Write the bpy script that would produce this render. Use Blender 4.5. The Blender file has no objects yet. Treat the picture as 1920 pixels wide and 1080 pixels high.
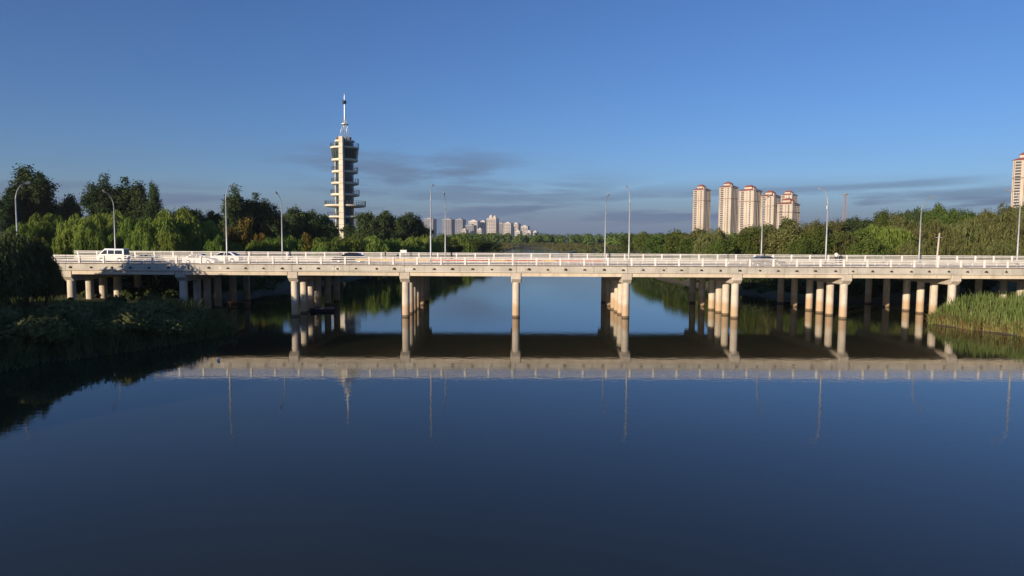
import bpy, math, random
import numpy as np
from mathutils import Vector, Matrix

rng = np.random.default_rng(7)
random.seed(7)
SC = bpy.context.scene
COL = SC.collection
PI = math.pi
R = math.radians

# ------------------------------------------------------------------ camera
H = 9.46                      # camera height above the water
F = 1280.0                    # focal length in photograph pixels (1920 wide)
PITCH = math.atan((540 - 446) / F)
ROLL = 0.0060
cam_d = bpy.data.cameras.new('camera')
cam_d.sensor_width = 36.0
cam_d.lens = 24.0
cam_d.clip_start = 0.5
cam_d.clip_end = 40000
cam = bpy.data.objects.new('camera', cam_d)
COL.objects.link(cam)
cam.matrix_world = (Matrix.Translation((0, 0, H)) @ Matrix.Rotation(PI / 2 - PITCH, 4, 'X')
                    @ Matrix.Rotation(ROLL, 4, 'Z'))
SC.camera = cam

# ------------------------------------------------------------------ light
SUN_EL = R(11.4)
SUN_AZ = R(41.0)              # sun behind the camera, this far round to the left
to_sun = Vector((-math.sin(SUN_AZ) * math.cos(SUN_EL), -math.cos(SUN_AZ) * math.cos(SUN_EL), math.sin(SUN_EL)))
sun_d = bpy.data.lights.new('sun', 'SUN')
sun_d.energy = 5.0
sun_d.angle = R(0.53)
sun_d.color = (1.0, 0.83, 0.62)
sun = bpy.data.objects.new('sun', sun_d)
sun.rotation_euler = to_sun.to_track_quat('Z', 'Y').to_euler()
COL.objects.link(sun)

W = bpy.data.worlds.new('World')
SC.world = W
W.use_nodes = True
wn, wl = W.node_tree.nodes, W.node_tree.links
wn.clear()
def wnode(t, **kw):
    n = wn.new(t)
    for k, v in kw.items():
        setattr(n, k, v)
    return n
sky = wnode('ShaderNodeTexSky', sky_type='NISHITA', sun_disc=False)
sky.sun_elevation = SUN_EL
# sky sun_rotation is measured from +Y clockwise seen from above
sky.sun_rotation = math.atan2(to_sun.x, to_sun.y)
sky.altitude = 50
sky.air_density = 1.0
sky.dust_density = 0.5
sky.ozone_density = 5.2
SKY_STRENGTH = 0.10
def wmath(op, a, b=None, c=None, clamp=False):
    n = wnode('ShaderNodeMath', operation=op, use_clamp=clamp)
    for i, v in enumerate((a, b, c)):
        if v is None: continue
        if isinstance(v, (int, float)): n.inputs[i].default_value = v
        else: wl.new(v, n.inputs[i])
    return n.outputs[0]
def wramp(x, x0, x1):
    n = wnode('ShaderNodeMapRange', interpolation_type='SMOOTHSTEP')
    wl.new(x, n.inputs[0]); n.inputs[1].default_value = x0; n.inputs[2].default_value = x1
    return n.outputs[0]
tc = wnode('ShaderNodeTexCoord')
sep = wnode('ShaderNodeSeparateXYZ'); wl.new(tc.outputs['Generated'], sep.inputs[0])
az = wmath('ARCTAN2', sep.outputs[0], sep.outputs[1])          # 0 straight ahead, + to the right
el = wmath('ARCSINE', sep.outputs[2])
def wnoise(sx, sy, det, seed, rough=0.55, tilt=0.0):
    e2 = wmath('ADD', el, wmath('MULTIPLY', az, tilt))
    c = wnode('ShaderNodeCombineXYZ')
    wl.new(wmath('MULTIPLY', az, sx), c.inputs[0]); wl.new(wmath('MULTIPLY', e2, sy), c.inputs[1])
    c.inputs[2].default_value = seed
    n = wnode('ShaderNodeTexNoise'); n.inputs['Scale'].default_value = 1.0
    n.inputs['Detail'].default_value = det; n.inputs['Roughness'].default_value = rough
    wl.new(c.outputs[0], n.inputs['Vector'])
    return n.outputs['Fac']
def band(x, a, b, c, d):
    return wmath('MULTIPLY', wramp(x, a, b), wmath('SUBTRACT', 1.0, wramp(x, c, d)))
# low stratus bank over the horizon, streaky upper edge
nA = wnoise(4.0, 42.0, 5, 3.1, tilt=-0.05)
bank = wmath('MULTIPLY', wramp(nA, 0.38, 0.58), band(el, -0.02, 0.005, 0.042, 0.090))
base = wmath('MULTIPLY', wmath('SUBTRACT', 1.0, wramp(el, 0.0, 0.085)), 0.95)
# one long thin streak climbing gently to the right
sd_ = wmath('ABSOLUTE', wmath('SUBTRACT', wmath('SUBTRACT', el, 0.0627), wmath('MULTIPLY', wmath('SUBTRACT', az, 0.26), 0.030)))
nC = wnoise(7.0, 60.0, 4, 15.2, tilt=-0.03)
streak = wmath('MULTIPLY', wmath('SUBTRACT', 1.0, wramp(wmath('ADD', sd_, wmath('MULTIPLY', wmath('SUBTRACT', nC, 0.5), 0.008)), 0.002, 0.0085)), band(az, 0.10, 0.28, 0.52, 0.66))
# thin broken clouds higher up
nB = wnoise(5.5, 34.0, 6, 8.4, 0.6)
puff = wmath('MULTIPLY', wramp(nB, 0.47, 0.68), band(el, 0.045, 0.070, 0.09, 0.15))
nD = wnoise(4.5, 48.0, 6, 21.7, 0.6, tilt=0.02)
bank2 = wmath('MULTIPLY', wmath('MULTIPLY', wramp(nD, 0.40, 0.58), band(el, 0.03, 0.05, 0.066, 0.108)), band(az, -0.40, -0.20, 0.02, 0.26))
mask_az = band(az, -0.38, -0.24, -0.06, 0.06)
puff = wmath('MULTIPLY', puff, wmath('MULTIPLY_ADD', mask_az, 0.9, 0.10))
cl = wmath('MAXIMUM', wmath('MULTIPLY', wmath('MAXIMUM', bank, base), 0.97), wmath('MAXIMUM', wmath('MAXIMUM', wmath('MULTIPLY', puff, 0.8), wmath('MULTIPLY', bank2, 0.7)), wmath('MULTIPLY', streak, 0.62)), clamp=True)
mix = wnode('ShaderNodeMix', data_type='RGBA')
wl.new(cl, mix.inputs['Factor'])
grade = wnode('ShaderNodeMix', data_type='RGBA', blend_type='MULTIPLY')
grade.inputs['Factor'].default_value = 1.0
wl.new(sky.outputs[0], grade.inputs['A']); grade.inputs['B'].default_value = (0.95, 0.92, 1.09, 1)
wl.new(grade.outputs['Result'], mix.inputs['A'])
CLOUD = (1.10, 1.62, 2.65, 1)
mix.inputs['B'].default_value = CLOUD
bg = wnode('ShaderNodeBackground'); bg.inputs[1].default_value = SKY_STRENGTH
wl.new(mix.outputs['Result'], bg.inputs[0])
wo = wnode('ShaderNodeOutputWorld'); wl.new(bg.outputs[0], wo.inputs[0])

SC.view_settings.view_transform = 'Standard'
SC.view_settings.look = 'None'
SC.view_settings.exposure = 0.25
SC.view_settings.gamma = 1.0
SC.render.engine = 'CYCLES'
SC.cycles.max_bounces = 8
SC.cycles.diffuse_bounces = 3
SC.cycles.glossy_bounces = 4
SC.cycles.transparent_max_bounces = 8
SC.cycles.sample_clamp_indirect = 6.0
SC.cycles.caustics_reflective = True
SC.cycles.blur_glossy = 2.0
SC.cycles.caustics_refractive = False

# ------------------------------------------------------------------ helpers
def hy(px):                    # photograph row of the horizon at column px
    return 446 + (px - 960) * ROLL
def px_x(px, y_m, z=5.0):      # world X of photograph column px at distance y_m
    return (px - 960) / F * (y_m * math.cos(PITCH) + (H - z) * math.sin(PITCH))
def px_z(px, py, y_m):         # world Z of photograph row py at distance y_m
    return H - (py - hy(px)) / F * y_m

def tag(o, label=None, cat=None, group=None, kind=None):
    if label: o['label'] = label
    if cat: o['category'] = cat
    if group: o['group'] = group
    if kind: o['kind'] = kind
    return o
def empty(name, loc=(0, 0, 0), rz=0.0):
    o = bpy.data.objects.new(name, None)
    o.empty_display_size = 0.5
    o.location = loc; o.rotation_euler = (0, 0, rz)
    COL.objects.link(o)
    return o
def link(name, me, parent=None, loc=(0, 0, 0), rot=(0, 0, 0), scale=(1, 1, 1)):
    o = bpy.data.objects.new(name, me)
    COL.objects.link(o)
    o.parent = parent
    o.location = loc; o.rotation_euler = rot; o.scale = scale
    return o

class MB:
    """collects polygons; mesh(name, mat) gives mesh data"""
    def __init__(s): s.v = []; s.f = []; s.m = []; s.mi = 0
    def poly(s, pts):
        b = len(s.v); s.v += [tuple(p) for p in pts]; s.f.append(tuple(range(b, b + len(pts)))); s.m.append(s.mi)
    def faces(s, verts, faces):
        b = len(s.v); s.v += [tuple(p) for p in verts]
        for f in faces: s.f.append(tuple(i + b for i in f)); s.m.append(s.mi)
    def box(s, x0, x1, y0, y1, z0, z1):
        s.faces([(x0,y0,z0),(x1,y0,z0),(x1,y1,z0),(x0,y1,z0),(x0,y0,z1),(x1,y0,z1),(x1,y1,z1),(x0,y1,z1)],
                [(0,3,2,1),(4,5,6,7),(0,1,5,4),(1,2,6,5),(2,3,7,6),(3,0,4,7)])
    def bevbox(s, x0, x1, y0, y1, z0, z1, b=0.02):
        # box with its four upright edges and its top edges chamfered
        o = [(x0+b,y0),(x1-b,y0),(x1,y0+b),(x1,y1-b),(x1-b,y1),(x0+b,y1),(x0,y1-b),(x0,y0+b)]
        cx, cy = (x0+x1)/2, (y0+y1)/2
        inn = [(cx+(x-cx)*(1-2*b/max(x1-x0,1e-6)), cy+(y-cy)*(1-2*b/max(y1-y0,1e-6))) for x, y in o]
        v = [(x,y,z0) for x,y in o]+[(x,y,z1-b) for x,y in o]+[(x,y,z1) for x,y in inn]
        f = [tuple(range(7,-1,-1)), tuple(range(16,24))]
        for k in range(8):
            j = (k+1)%8
            f += [(k,j,8+j,8+k),(8+k,8+j,16+j,16+k)]
        s.faces(v, f)
    def tube(s, pts, radii, n=10, cap=True):
        pts = [Vector(p) for p in pts]
        if isinstance(radii, (int, float)): radii = [radii]*len(pts)
        rings = []
        up = None
        for i, p in enumerate(pts):
            d = (pts[min(i+1,len(pts)-1)]-pts[max(i-1,0)]).normalized()
            if up is None: up = Vector((1,0,0)) if abs(d.x) < 0.9 else Vector((0,1,0))
            a = (up - d*up.dot(d)).normalized(); up = a
            b = d.cross(a)
            rings.append([p + (a*math.cos(2*PI*k/n)+b*math.sin(2*PI*k/n))*radii[i] for k in range(n)])
        base = len(s.v)
        for r in rings: s.v += [tuple(q) for q in r]
        for i in range(len(rings)-1):
            for k in range(n):
                j = (k+1)%n
                s.f.append((base+i*n+k, base+i*n+j, base+(i+1)*n+j, base+(i+1)*n+k)); s.m.append(s.mi)
        if cap:
            s.f.append(tuple(base+k for k in range(n-1,-1,-1))); s.m.append(s.mi)
            s.f.append(tuple(base+(len(rings)-1)*n+k for k in range(n))); s.m.append(s.mi)
    def lathe(s, prof, n=24, a0=0.0, a1=2*PI, cx=0, cy=0):
        full = abs(a1-a0-2*PI) < 1e-6
        m = n if full else n+1
        base = len(s.v)
        for r, z in prof:
            for k in range(m):
                a = a0+(a1-a0)*k/n
                s.v.append((cx+r*math.cos(a), cy+r*math.sin(a), z))
        for i in range(len(prof)-1):
            for k in range(n):
                j = (k+1)%m if full else k+1
                s.f.append((base+i*m+k, base+i*m+j, base+(i+1)*m+j, base+(i+1)*m+k)); s.m.append(s.mi)
    def prism(s, prof, x0, x1):
        """profile in (y,z), extruded along x"""
        n = len(prof)
        s.faces([(x0,y,z) for y,z in prof]+[(x1,y,z) for y,z in prof],
                [tuple(range(n)), tuple(range(2*n-1,n-1,-1))]+[(k,n+k,n+(k+1)%n,(k+1)%n) for k in range(n)])
    def mesh(s, name, mat, smooth=False):
        me = bpy.data.meshes.new(name)
        me.from_pydata(s.v, [], s.f)
        mats = mat if isinstance(mat, (list, tuple)) else [mat]
        for m in mats: me.materials.append(m)
        if len(mats) > 1: me.polygons.foreach_set('material_index', s.m)
        if smooth: me.polygons.foreach_set('use_smooth', [True]*len(me.polygons))
        me.update()
        import bmesh
        bm = bmesh.new(); bm.from_mesh(me); bmesh.ops.recalc_face_normals(bm, faces=bm.faces[:]); bm.to_mesh(me); bm.free()
        return me
    def build(s, name, mat, parent=None, smooth=False, **kw):
        return link(name, s.mesh(name, mat, smooth), parent, **kw)

def np_mesh(name, verts, faces4, mat):
    me = bpy.data.meshes.new(name)
    n, f = len(verts), len(faces4)
    me.vertices.add(n); me.vertices.foreach_set('co', np.asarray(verts, np.float32).ravel())
    me.loops.add(f*4); me.loops.foreach_set('vertex_index', np.asarray(faces4, np.int32).ravel())
    me.polygons.add(f); me.polygons.foreach_set('loop_start', np.arange(0, f*4, 4, dtype=np.int32))
    me.polygons.foreach_set('loop_total', np.full(f, 4, np.int32))
    me.update(calc_edges=True)
    me.materials.append(mat)
    return me

# ------------------------------------------------------------------ materials
class NT:
    def __init__(s, name):
        s.mat = bpy.data.materials.new(name); s.mat.use_nodes = True
        s.t = s.mat.node_tree; s.n = s.t.nodes; s.l = s.t.links; s.n.clear()
        s.out = s.n.new('ShaderNodeOutputMaterial')
        s.geo = None
    def node(s, t, **kw):
        n = s.n.new(t)
        for k, v in kw.items(): setattr(n, k, v)
        return n
    def set(s, sock, v):
        if isinstance(v, bpy.types.NodeSocket): s.l.new(v, sock)
        elif isinstance(v, (int, float)): sock.default_value = v
        else:
            v = tuple(v); sock.default_value = v if len(v) == len(sock.default_value) else v + (1,)
    def pos(s):
        if s.geo is None: s.geo = s.node('ShaderNodeNewGeometry')
        return s.geo.outputs['Position']
    def sep(s, v):
        n = s.node('ShaderNodeSeparateXYZ'); s.l.new(v, n.inputs[0]); return n.outputs
    def scaled(s, v, k):
        n = s.node('ShaderNodeVectorMath', operation='MULTIPLY'); s.l.new(v, n.inputs[0]); n.inputs[1].default_value = k; return n.outputs[0]
    def noise(s, scale, detail=4, rough=0.55, vec=None, seed=0.0):
        n = s.node('ShaderNodeTexNoise', noise_dimensions='4D')
        n.inputs['Scale'].default_value = scale; n.inputs['Detail'].default_value = detail
        n.inputs['Roughness'].default_value = rough; n.inputs['W'].default_value = seed
        s.l.new(vec if vec is not None else s.pos(), n.inputs['Vector'])
        return n.outputs['Fac']
    def math(s, op, a, b=None, c=None, clamp=False):
        n = s.node('ShaderNodeMath', operation=op, use_clamp=clamp)
        for i, v in enumerate((a, b, c)):
            if v is not None: s.set(n.inputs[i], v)
        return n.outputs[0]
    def ramp(s, x, x0, x1, y0=0.0, y1=1.0):
        n = s.node('ShaderNodeMapRange', interpolation_type='SMOOTHSTEP')
        s.set(n.inputs[0], x)
        for i, v in enumerate((x0, x1, y0, y1)): s.set(n.inputs[1+i], v)
        return n.outputs[0]
    def mix(s, fac, a, b, blend='MIX'):
        n = s.node('ShaderNodeMix', data_type='RGBA', blend_type=blend)
        s.set(n.inputs['Factor'], fac); s.set(n.inputs['A'], a); s.set(n.inputs['B'], b)
        return n.outputs['Result']
    def bump(s, h, strength=0.3, dist=0.05):
        n = s.node('ShaderNodeBump'); n.inputs['Strength'].default_value = strength; n.inputs['Distance'].default_value = dist
        s.l.new(h, n.inputs['Height']); return n.outputs[0]
    def bsdf(s, col, rough=0.6, metal=0.0, normal=None, **kw):
        b = s.node('ShaderNodeBsdfPrincipled')
        s.set(b.inputs['Base Color'], col); s.set(b.inputs['Roughness'], rough); s.set(b.inputs['Metallic'], metal)
        if normal is not None: s.l.new(normal, b.inputs['Normal'])
        for k, v in kw.items(): s.set(b.inputs[k.replace('_', ' ')], v)
        s.l.new(b.outputs[0], s.out.inputs[0])
        return b

def plain(name, col, rough=0.5, metal=0.0, var=0.12, scale=3.0, bump=0.0):
    t = NT(name)
    n = t.noise(scale, 4)
    dark = tuple(c*(1-var*1.6) for c in col); light = tuple(min(1, c*(1+var)) for c in col)
    c = t.mix(t.ramp(n, 0.3, 0.7), dark, light)
    nm = t.bump(t.noise(scale*6, 3), bump, 0.02) if bump else None
    t.bsdf(c, rough, metal, nm)
    return t.mat

def concrete(name, base, stain=0.35, vertical=True, bump=0.25):
    t = NT(name)
    n1 = t.noise(0.6, 5, 0.6)
    c = t.mix(t.ramp(n1, 0.3, 0.72), tuple(k*0.82 for k in base), tuple(min(1, k*1.08) for k in base))
    # streaks of rain dirt, long in z
    st = t.noise(1.0, 4, 0.6, t.scaled(t.pos(), (3.2, 3.2, 0.25)), 2.0)
    c = t.mix(t.math('MULTIPLY', t.ramp(st, 0.52, 0.75), stain), c, (0.17, 0.13, 0.09))
    st2 = t.noise(1.0, 3, 0.5, t.scaled(t.pos(), (1.3, 1.3, 0.12)), 9.0)
    c = t.mix(t.math('MULTIPLY', t.ramp(st2, 0.55, 0.70), stain*0.45), c, tuple(k*0.45 for k in base))
    oi = t.node('ShaderNodeObjectInfo')
    c = t.mix(1.0, c, t.mix(oi.outputs['Random'], (0.86, 0.86, 0.86), (1.04, 1.03, 1.02)), 'MULTIPLY')
    fine = t.noise(9.0, 4, 0.6, None, 5.0)
    c = t.mix(t.math('MULTIPLY', t.ramp(fine, 0.45, 0.75), 0.25), c, tuple(k*0.6 for k in base))
    t.bsdf(c, 0.85, 0, t.bump(fine, bump, 0.02))
    return t.mat

M = {}
M['fascia'] = concrete('fascia_concrete', (0.58, 0.54, 0.465), 0.5)
M['girder'] = concrete('girder_concrete', (0.70, 0.60, 0.46), 0.35)
M['cap'] = concrete('cap_concrete', (0.60, 0.53, 0.44), 0.45)
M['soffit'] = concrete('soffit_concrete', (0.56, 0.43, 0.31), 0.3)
M['shadow_gap_strip'] = concrete('shadow_gap_concrete', (0.24, 0.185, 0.13), 0.5)  # dark brown painted in for the shadow gap under the bottom rail
# column: pale upper shaft, tea-brown flood stain with an uneven upper edge, dark wet line at the water
t = NT('column_concrete')
z = t.sep(t.pos())[2]
wob = t.math('MULTIPLY_ADD', t.noise(0.5, 3), 1.3, -0.65)
n1 = t.noise(0.9, 5, 0.6)
c = t.mix(t.ramp(n1, 0.3, 0.7), (0.53, 0.46, 0.37), (0.66, 0.58, 0.48))
st = t.noise(1.0, 4, 0.6, t.scaled(t.pos(), (4.0, 4.0, 0.2)), 2.0)
c = t.mix(t.math('MULTIPLY', t.ramp(st, 0.5, 0.72), 0.4), c, (0.2, 0.15, 0.1))
flood = t.ramp(t.math('ADD', z, wob), 1.9, 1.2)
c = t.mix(t.math('MULTIPLY', flood, 0.75), c, (0.47, 0.31, 0.17))
wet = t.ramp(t.math('ADD', z, t.math('MULTIPLY', wob, 0.12)), 0.30, 0.16)
c = t.mix(t.math('MULTIPLY', wet, 0.85), c, (0.09, 0.06, 0.035))
t.bsdf(c, 0.82, 0, t.bump(t.noise(9, 4), 0.25, 0.02))
M['column'] = t.mat
t = NT('rail_white')
c = t.mix(t.ramp(t.noise(1.2, 5, 0.65), 0.35, 0.75), (0.80, 0.77, 0.73), (0.62, 0.58, 0.53))
c = t.mix(t.math('MULTIPLY', t.ramp(t.noise(7, 4), 0.62, 0.78), 0.35), c, (0.3, 0.24, 0.18))
t.bsdf(c, 0.55)
M['rail'] = t.mat
M['asphalt'] = plain('asphalt', (0.13, 0.122, 0.12), 0.75, 0, 0.2, 1.4, 0.3)
M['paving'] = plain('sidewalk_paving', (0.33, 0.30, 0.28), 0.85, 0, 0.2, 1.5, 0.3)
M['redpave'] = plain('red_paving', (0.30, 0.10, 0.07), 0.85, 0, 0.25, 1.5, 0.3)
M['paint'] = plain('road_paint', (0.75, 0.74, 0.70), 0.6, 0, 0.15, 4)
M['galv'] = plain('galvanised_steel', (0.44, 0.45, 0.46), 0.5, 0.3, 0.1, 2)
M['lens'] = plain('lamp_lens', (0.62, 0.64, 0.66), 0.2, 0, 0.05)
M['dark'] = plain('dark_metal', (0.03, 0.03, 0.032), 0.5, 0.2)
M['rubber'] = plain('rubber', (0.02, 0.02, 0.02), 0.8)
M['spout'] = plain('spout_iron', (0.055, 0.042, 0.032), 0.8, 0, 0.3)
M['white_paint'] = plain('car_white', (0.78, 0.78, 0.77), 0.25, 0, 0.03)
M['black_paint'] = plain('car_black', (0.02, 0.021, 0.024), 0.2, 0, 0.05)
M['grey_paint'] = plain('car_grey', (0.10, 0.11, 0.13), 0.25, 0.2, 0.05)
t = NT('car_glass'); t.bsdf((0.02, 0.025, 0.03), 0.06); M['car_glass'] = t.mat
M['rim'] = plain('wheel_rim', (0.5, 0.5, 0.52), 0.35, 0.8)
M['red_lamp'] = plain('tail_lamp', (0.45, 0.02, 0.02), 0.25)
M['clear_lamp'] = plain('head_lamp', (0.75, 0.76, 0.78), 0.15)
M['cream'] = plain('tower_cream', (0.66, 0.60, 0.47), 0.7, 0, 0.08, 0.4)
M['cream_side'] = plain('tower_panel', (0.58, 0.52, 0.42), 0.7, 0, 0.08, 0.4)
t = NT('tower_glass'); t.bsdf(t.mix(t.ramp(t.noise(0.25, 2), 0.35, 0.65), (0.012, 0.028, 0.028), (0.035, 0.06, 0.058)), 0.15); M['tower_glass'] = t.mat
M['tower_frame'] = plain('tower_frame', (0.14, 0.15, 0.15), 0.5)
M['steel'] = plain('bright_steel', (0.68, 0.68, 0.68), 0.35, 0.5)
M['wall_cream'] = plain('apartment_cream', (0.55, 0.47, 0.375), 0.8, 0, 0.08, 0.05)
M['wall_white'] = plain('apartment_white', (0.56, 0.50, 0.44), 0.8, 0, 0.05, 0.05)
M['wall_brown'] = plain('apartment_brown', (0.22, 0.13, 0.10), 0.8, 0, 0.1, 0.1)
M['wall_grey'] = plain('apartment_grey', (0.22, 0.22, 0.25), 0.8, 0, 0.1, 0.02)
M['wall_rib'] = plain('apartment_rib', (0.36, 0.36, 0.38), 0.8, 0, 0.1, 0.02)
M['wall_pale'] = plain('apartment_pale', (0.55, 0.50, 0.46), 0.8, 0, 0.1, 0.02)
M['roof_red'] = plain('red_tiles', (0.30, 0.085, 0.06), 0.8, 0, 0.15, 0.3)
t = NT('window_glass'); t.bsdf((0.05, 0.055, 0.065), 0.12); M['win'] = t.mat
M['wood'] = plain('weathered_wood', (0.30, 0.17, 0.09), 0.85, 0, 0.25, 5)
M['bark'] = plain('bark', (0.10, 0.075, 0.055), 0.95, 0, 0.3, 4, 0.5)
M['skin'] = plain('skin', (0.45, 0.28, 0.2), 0.6, 0, 0.05)
M['hair'] = plain('hair', (0.012, 0.01, 0.01), 0.7)
M['shirt'] = plain('white_cloth', (0.75, 0.74, 0.72), 0.85, 0, 0.06, 8)
M['navy'] = plain('dark_cloth', (0.03, 0.032, 0.045), 0.85, 0, 0.15, 8)
M['olive'] = plain('olive_cloth', (0.10, 0.085, 0.05), 0.85, 0, 0.15, 8)
M['orange'] = plain('orange_plastic', (0.50, 0.09, 0.03), 0.5, 0, 0.12, 2)
M['yellow'] = plain('yellow_plastic', (0.62, 0.36, 0.04), 0.5, 0, 0.12, 2)
M['hull'] = plain('boat_hull', (0.02, 0.022, 0.028), 0.35, 0, 0.2, 3)
M['plastic_white'] = plain('white_plastic', (0.8, 0.8, 0.78), 0.4, 0, 0.04)
M['lattice'] = plain('lattice_steel', (0.32, 0.26, 0.26), 0.6, 0.2)

def leafmat(name, a, b, hue=0.04, trans=0.25):
    t = NT(name)
    oi = t.node('ShaderNodeObjectInfo')
    tcn = t.node('ShaderNodeTexCoord')
    n = t.noise(0.55, 3, 0.6, tcn.outputs['Object'])
    c = t.mix(t.ramp(n, 0.3, 0.7), a, b)
    hs = t.node('ShaderNodeHueSaturation')
    t.set(hs.inputs['Hue'], t.math('MULTIPLY_ADD', oi.outputs['Random'], hue, 0.5-hue/2))
    rn = t.node('ShaderNodeMath', operation='FRACT'); t.l.new(t.math('MULTIPLY', oi.outputs['Random'], 17.3), rn.inputs[0])
    t.set(hs.inputs['Value'], t.math('MULTIPLY_ADD', rn.outputs[0], 0.5, 0.75))
    t.l.new(c, hs.inputs['Color'])
    d = t.node('ShaderNodeBsdfDiffuse'); t.l.new(hs.outputs[0], d.inputs[0])
    tr = t.node('ShaderNodeBsdfTranslucent'); t.l.new(hs.outputs[0], tr.inputs[0])
    m = t.node('ShaderNodeMixShader'); m.inputs[0].default_value = trans
    t.l.new(d.outputs[0], m.inputs[1]); t.l.new(tr.outputs[0], m.inputs[2]); t.l.new(m.outputs[0], t.out.inputs[0])
    return t.mat
M['leaf_willow'] = leafmat('willow_leaves', (0.105, 0.165, 0.032), (0.185, 0.245, 0.05))
M['leaf_dark'] = leafmat('poplar_leaves', (0.045, 0.076, 0.028), (0.08, 0.115, 0.046))
M['leaf_mid'] = leafmat('broad_leaves', (0.068, 0.11, 0.025), (0.125, 0.165, 0.04))
M['leaf_olive'] = leafmat('olive_leaves', (0.10, 0.115, 0.038), (0.165, 0.165, 0.06))
M['leaf_yellow'] = leafmat('yellow_leaves', (0.125, 0.115, 0.025), (0.20, 0.155, 0.035))
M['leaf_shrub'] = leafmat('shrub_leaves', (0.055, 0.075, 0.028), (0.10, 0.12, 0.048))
M['reed'] = leafmat('reed_blades', (0.125, 0.165, 0.042), (0.205, 0.23, 0.075))
M['meadow'] = leafmat('meadow_blades', (0.10, 0.105, 0.035), (0.16, 0.145, 0.06))
M['leaf_bank'] = leafmat('bank_weed_leaves', (0.10, 0.125, 0.045), (0.17, 0.185, 0.075))
M['reed_dry'] = leafmat('dry_reed_blades', (0.24, 0.17, 0.07), (0.33, 0.25, 0.11))

# ground: grass, earth at the shore
t = NT('meadow_ground')
z = t.sep(t.pos())[2]
g = t.mix(t.ramp(t.noise(0.12, 5, 0.65), 0.35, 0.65), (0.05, 0.075, 0.02), (0.12, 0.12, 0.045))
g = t.mix(t.ramp(t.noise(1.7, 4, 0.6), 0.5, 0.75), g, (0.075, 0.085, 0.03))
mud = t.ramp(t.math('MULTIPLY_ADD', t.noise(0.7, 4), 0.6, z), 0.95, 0.45)
g = t.mix(mud, g, (0.075, 0.06, 0.038))
t.bsdf(g, 0.95, 0, t.bump(t.noise(3.0, 5, 0.7), 0.6, 0.15))
M['ground'] = t.mat

# water: murky body under a Fresnel surface with faint ripples, calmer and rougher patches
t = NT('river_water')
p = t.pos()
patch = t.ramp(t.noise(0.035, 3, 0.5, t.scaled(p, (1, 1.6, 1))), 0.42, 0.62)
r1 = t.noise(1.0, 3, 0.55, t.scaled(p, (1.1, 1.6, 1)), 1.0)
r2 = t.noise(1.0, 2, 0.5, t.scaled(p, (5.0, 6.0, 1)), 4.0)
hgt = t.math('ADD', t.math('MULTIPLY', r1, 0.010), t.math('MULTIPLY', r2, t.math('MULTIPLY_ADD', patch, 0.0024, 0.0004)))
far = t.ramp(t.sep(p)[1], 330.0, 450.0)
r3 = t.noise(1.0, 2, 0.5, t.scaled(p, (2.0, 2.0, 1)), 7.0)
hgt = t.math('ADD', hgt, t.math('MULTIPLY', t.math('MULTIPLY', r3, far), 0.05))   # breeze on the open reach beyond the bend
bn = t.node('ShaderNodeBump'); bn.inputs['Strength'].default_value = 0.45; bn.inputs['Distance'].default_value = 1.0
t.l.new(hgt, bn.inputs['Height'])
body = t.mix(t.ramp(t.noise(0.05, 3), 0.3, 0.7), (0.019, 0.023, 0.012), (0.027, 0.029, 0.015))
b = t.bsdf(body, 0.03, 0, bn.outputs[0], IOR=1.45)
M['water'] = t.mat

# ------------------------------------------------------------------ terrain and water
LSH = [(-400, -46), (0, -41), (30, -39), (48, -36), (58, -30.5), (66, -28), (74, -32), (82, -38), (103, -41), (130, -37), (190, -33),
       (240, -22), (300, -9), (400, -5), (470, -6), (630, 4), (655, 14), (662, 400), (30000, 400)]
RSH = [(-400, 66), (0, 62), (55, 58), (63, 53), (70, 49.6), (77, 47.5), (82, 50.5), (90, 60), (98, 63), (104, 54), (109, 43), (130, 37),
       (165, 34), (230, 36), (300, 40), (420, 31), (470, 30), (630, 27), (655, 16), (662, -400), (30000, -400)]
def lerp(tab, y):
    return np.interp(y, [a for a, _ in tab], [b for _, b in tab])
def ground_z(X, Y):
    X = np.asarray(X, float); Y = np.asarray(Y, float)
    wob = 0.9*np.sin(Y*0.37)+0.7*np.sin(Y*0.83+1.3)
    s = np.maximum(lerp(LSH, Y)-X, X-lerp(RSH, Y)) + wob*0.6
    zz = np.interp(s, [-6, -1.5, 0, 2.5, 6, 18, 60, 400], [-1.8, -0.5, 0.0, 0.75, 1.15, 1.9, 2.6, 3.2])
    zz = zz + np.where(s > 3, 0.22*np.sin(X*0.21)*np.cos(Y*0.17), 0)
    # road embankments at both ends of the bridge
    yb = 92.3 + 0.016*X
    side = np.clip((26-np.abs(Y-yb))/12, 0, 1)
    e = np.clip((np.maximum(-X-60, X-82))/9, 0, 1)*side
    return zz*(1-e)+e*5.55
xs = np.unique(np.round(np.concatenate([np.linspace(-95, 95, 128), np.linspace(-300, 300, 81), [-700,-500,-400,400,500,700,1000,-1000,1600,-1600,3000,-3000,5000,-5000]]), 2))
ys = np.unique(np.round(np.concatenate([np.linspace(20, 140, 101), np.linspace(-60, 320, 96), np.linspace(320, 640, 54), [-400,-200,-100,-80,700,800,1000,1300,1800,2500,3500,5000]]), 2))
GX, GY = np.meshgrid(xs, ys)
GZ = ground_z(GX, GY)
nx, ny = len(xs), len(ys)
idx = np.arange(nx*ny).reshape(ny, nx)
fq = np.stack([idx[:-1,:-1], idx[:-1,1:], idx[1:,1:], idx[1:,:-1]], -1).reshape(-1, 4)
me = np_mesh('ground', np.stack([GX, GY, GZ], -1).reshape(-1, 3), fq, M['ground'])
me.polygons.foreach_set('use_smooth', [True]*len(me.polygons))
tag(link('ground', me), kind='structure')
m = MB(); m.poly([(-420, -400, 0), (420, -400, 0), (420, 690, 0), (-420, 690, 0)])
tag(m.build('water', M['water']), kind='structure')

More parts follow.
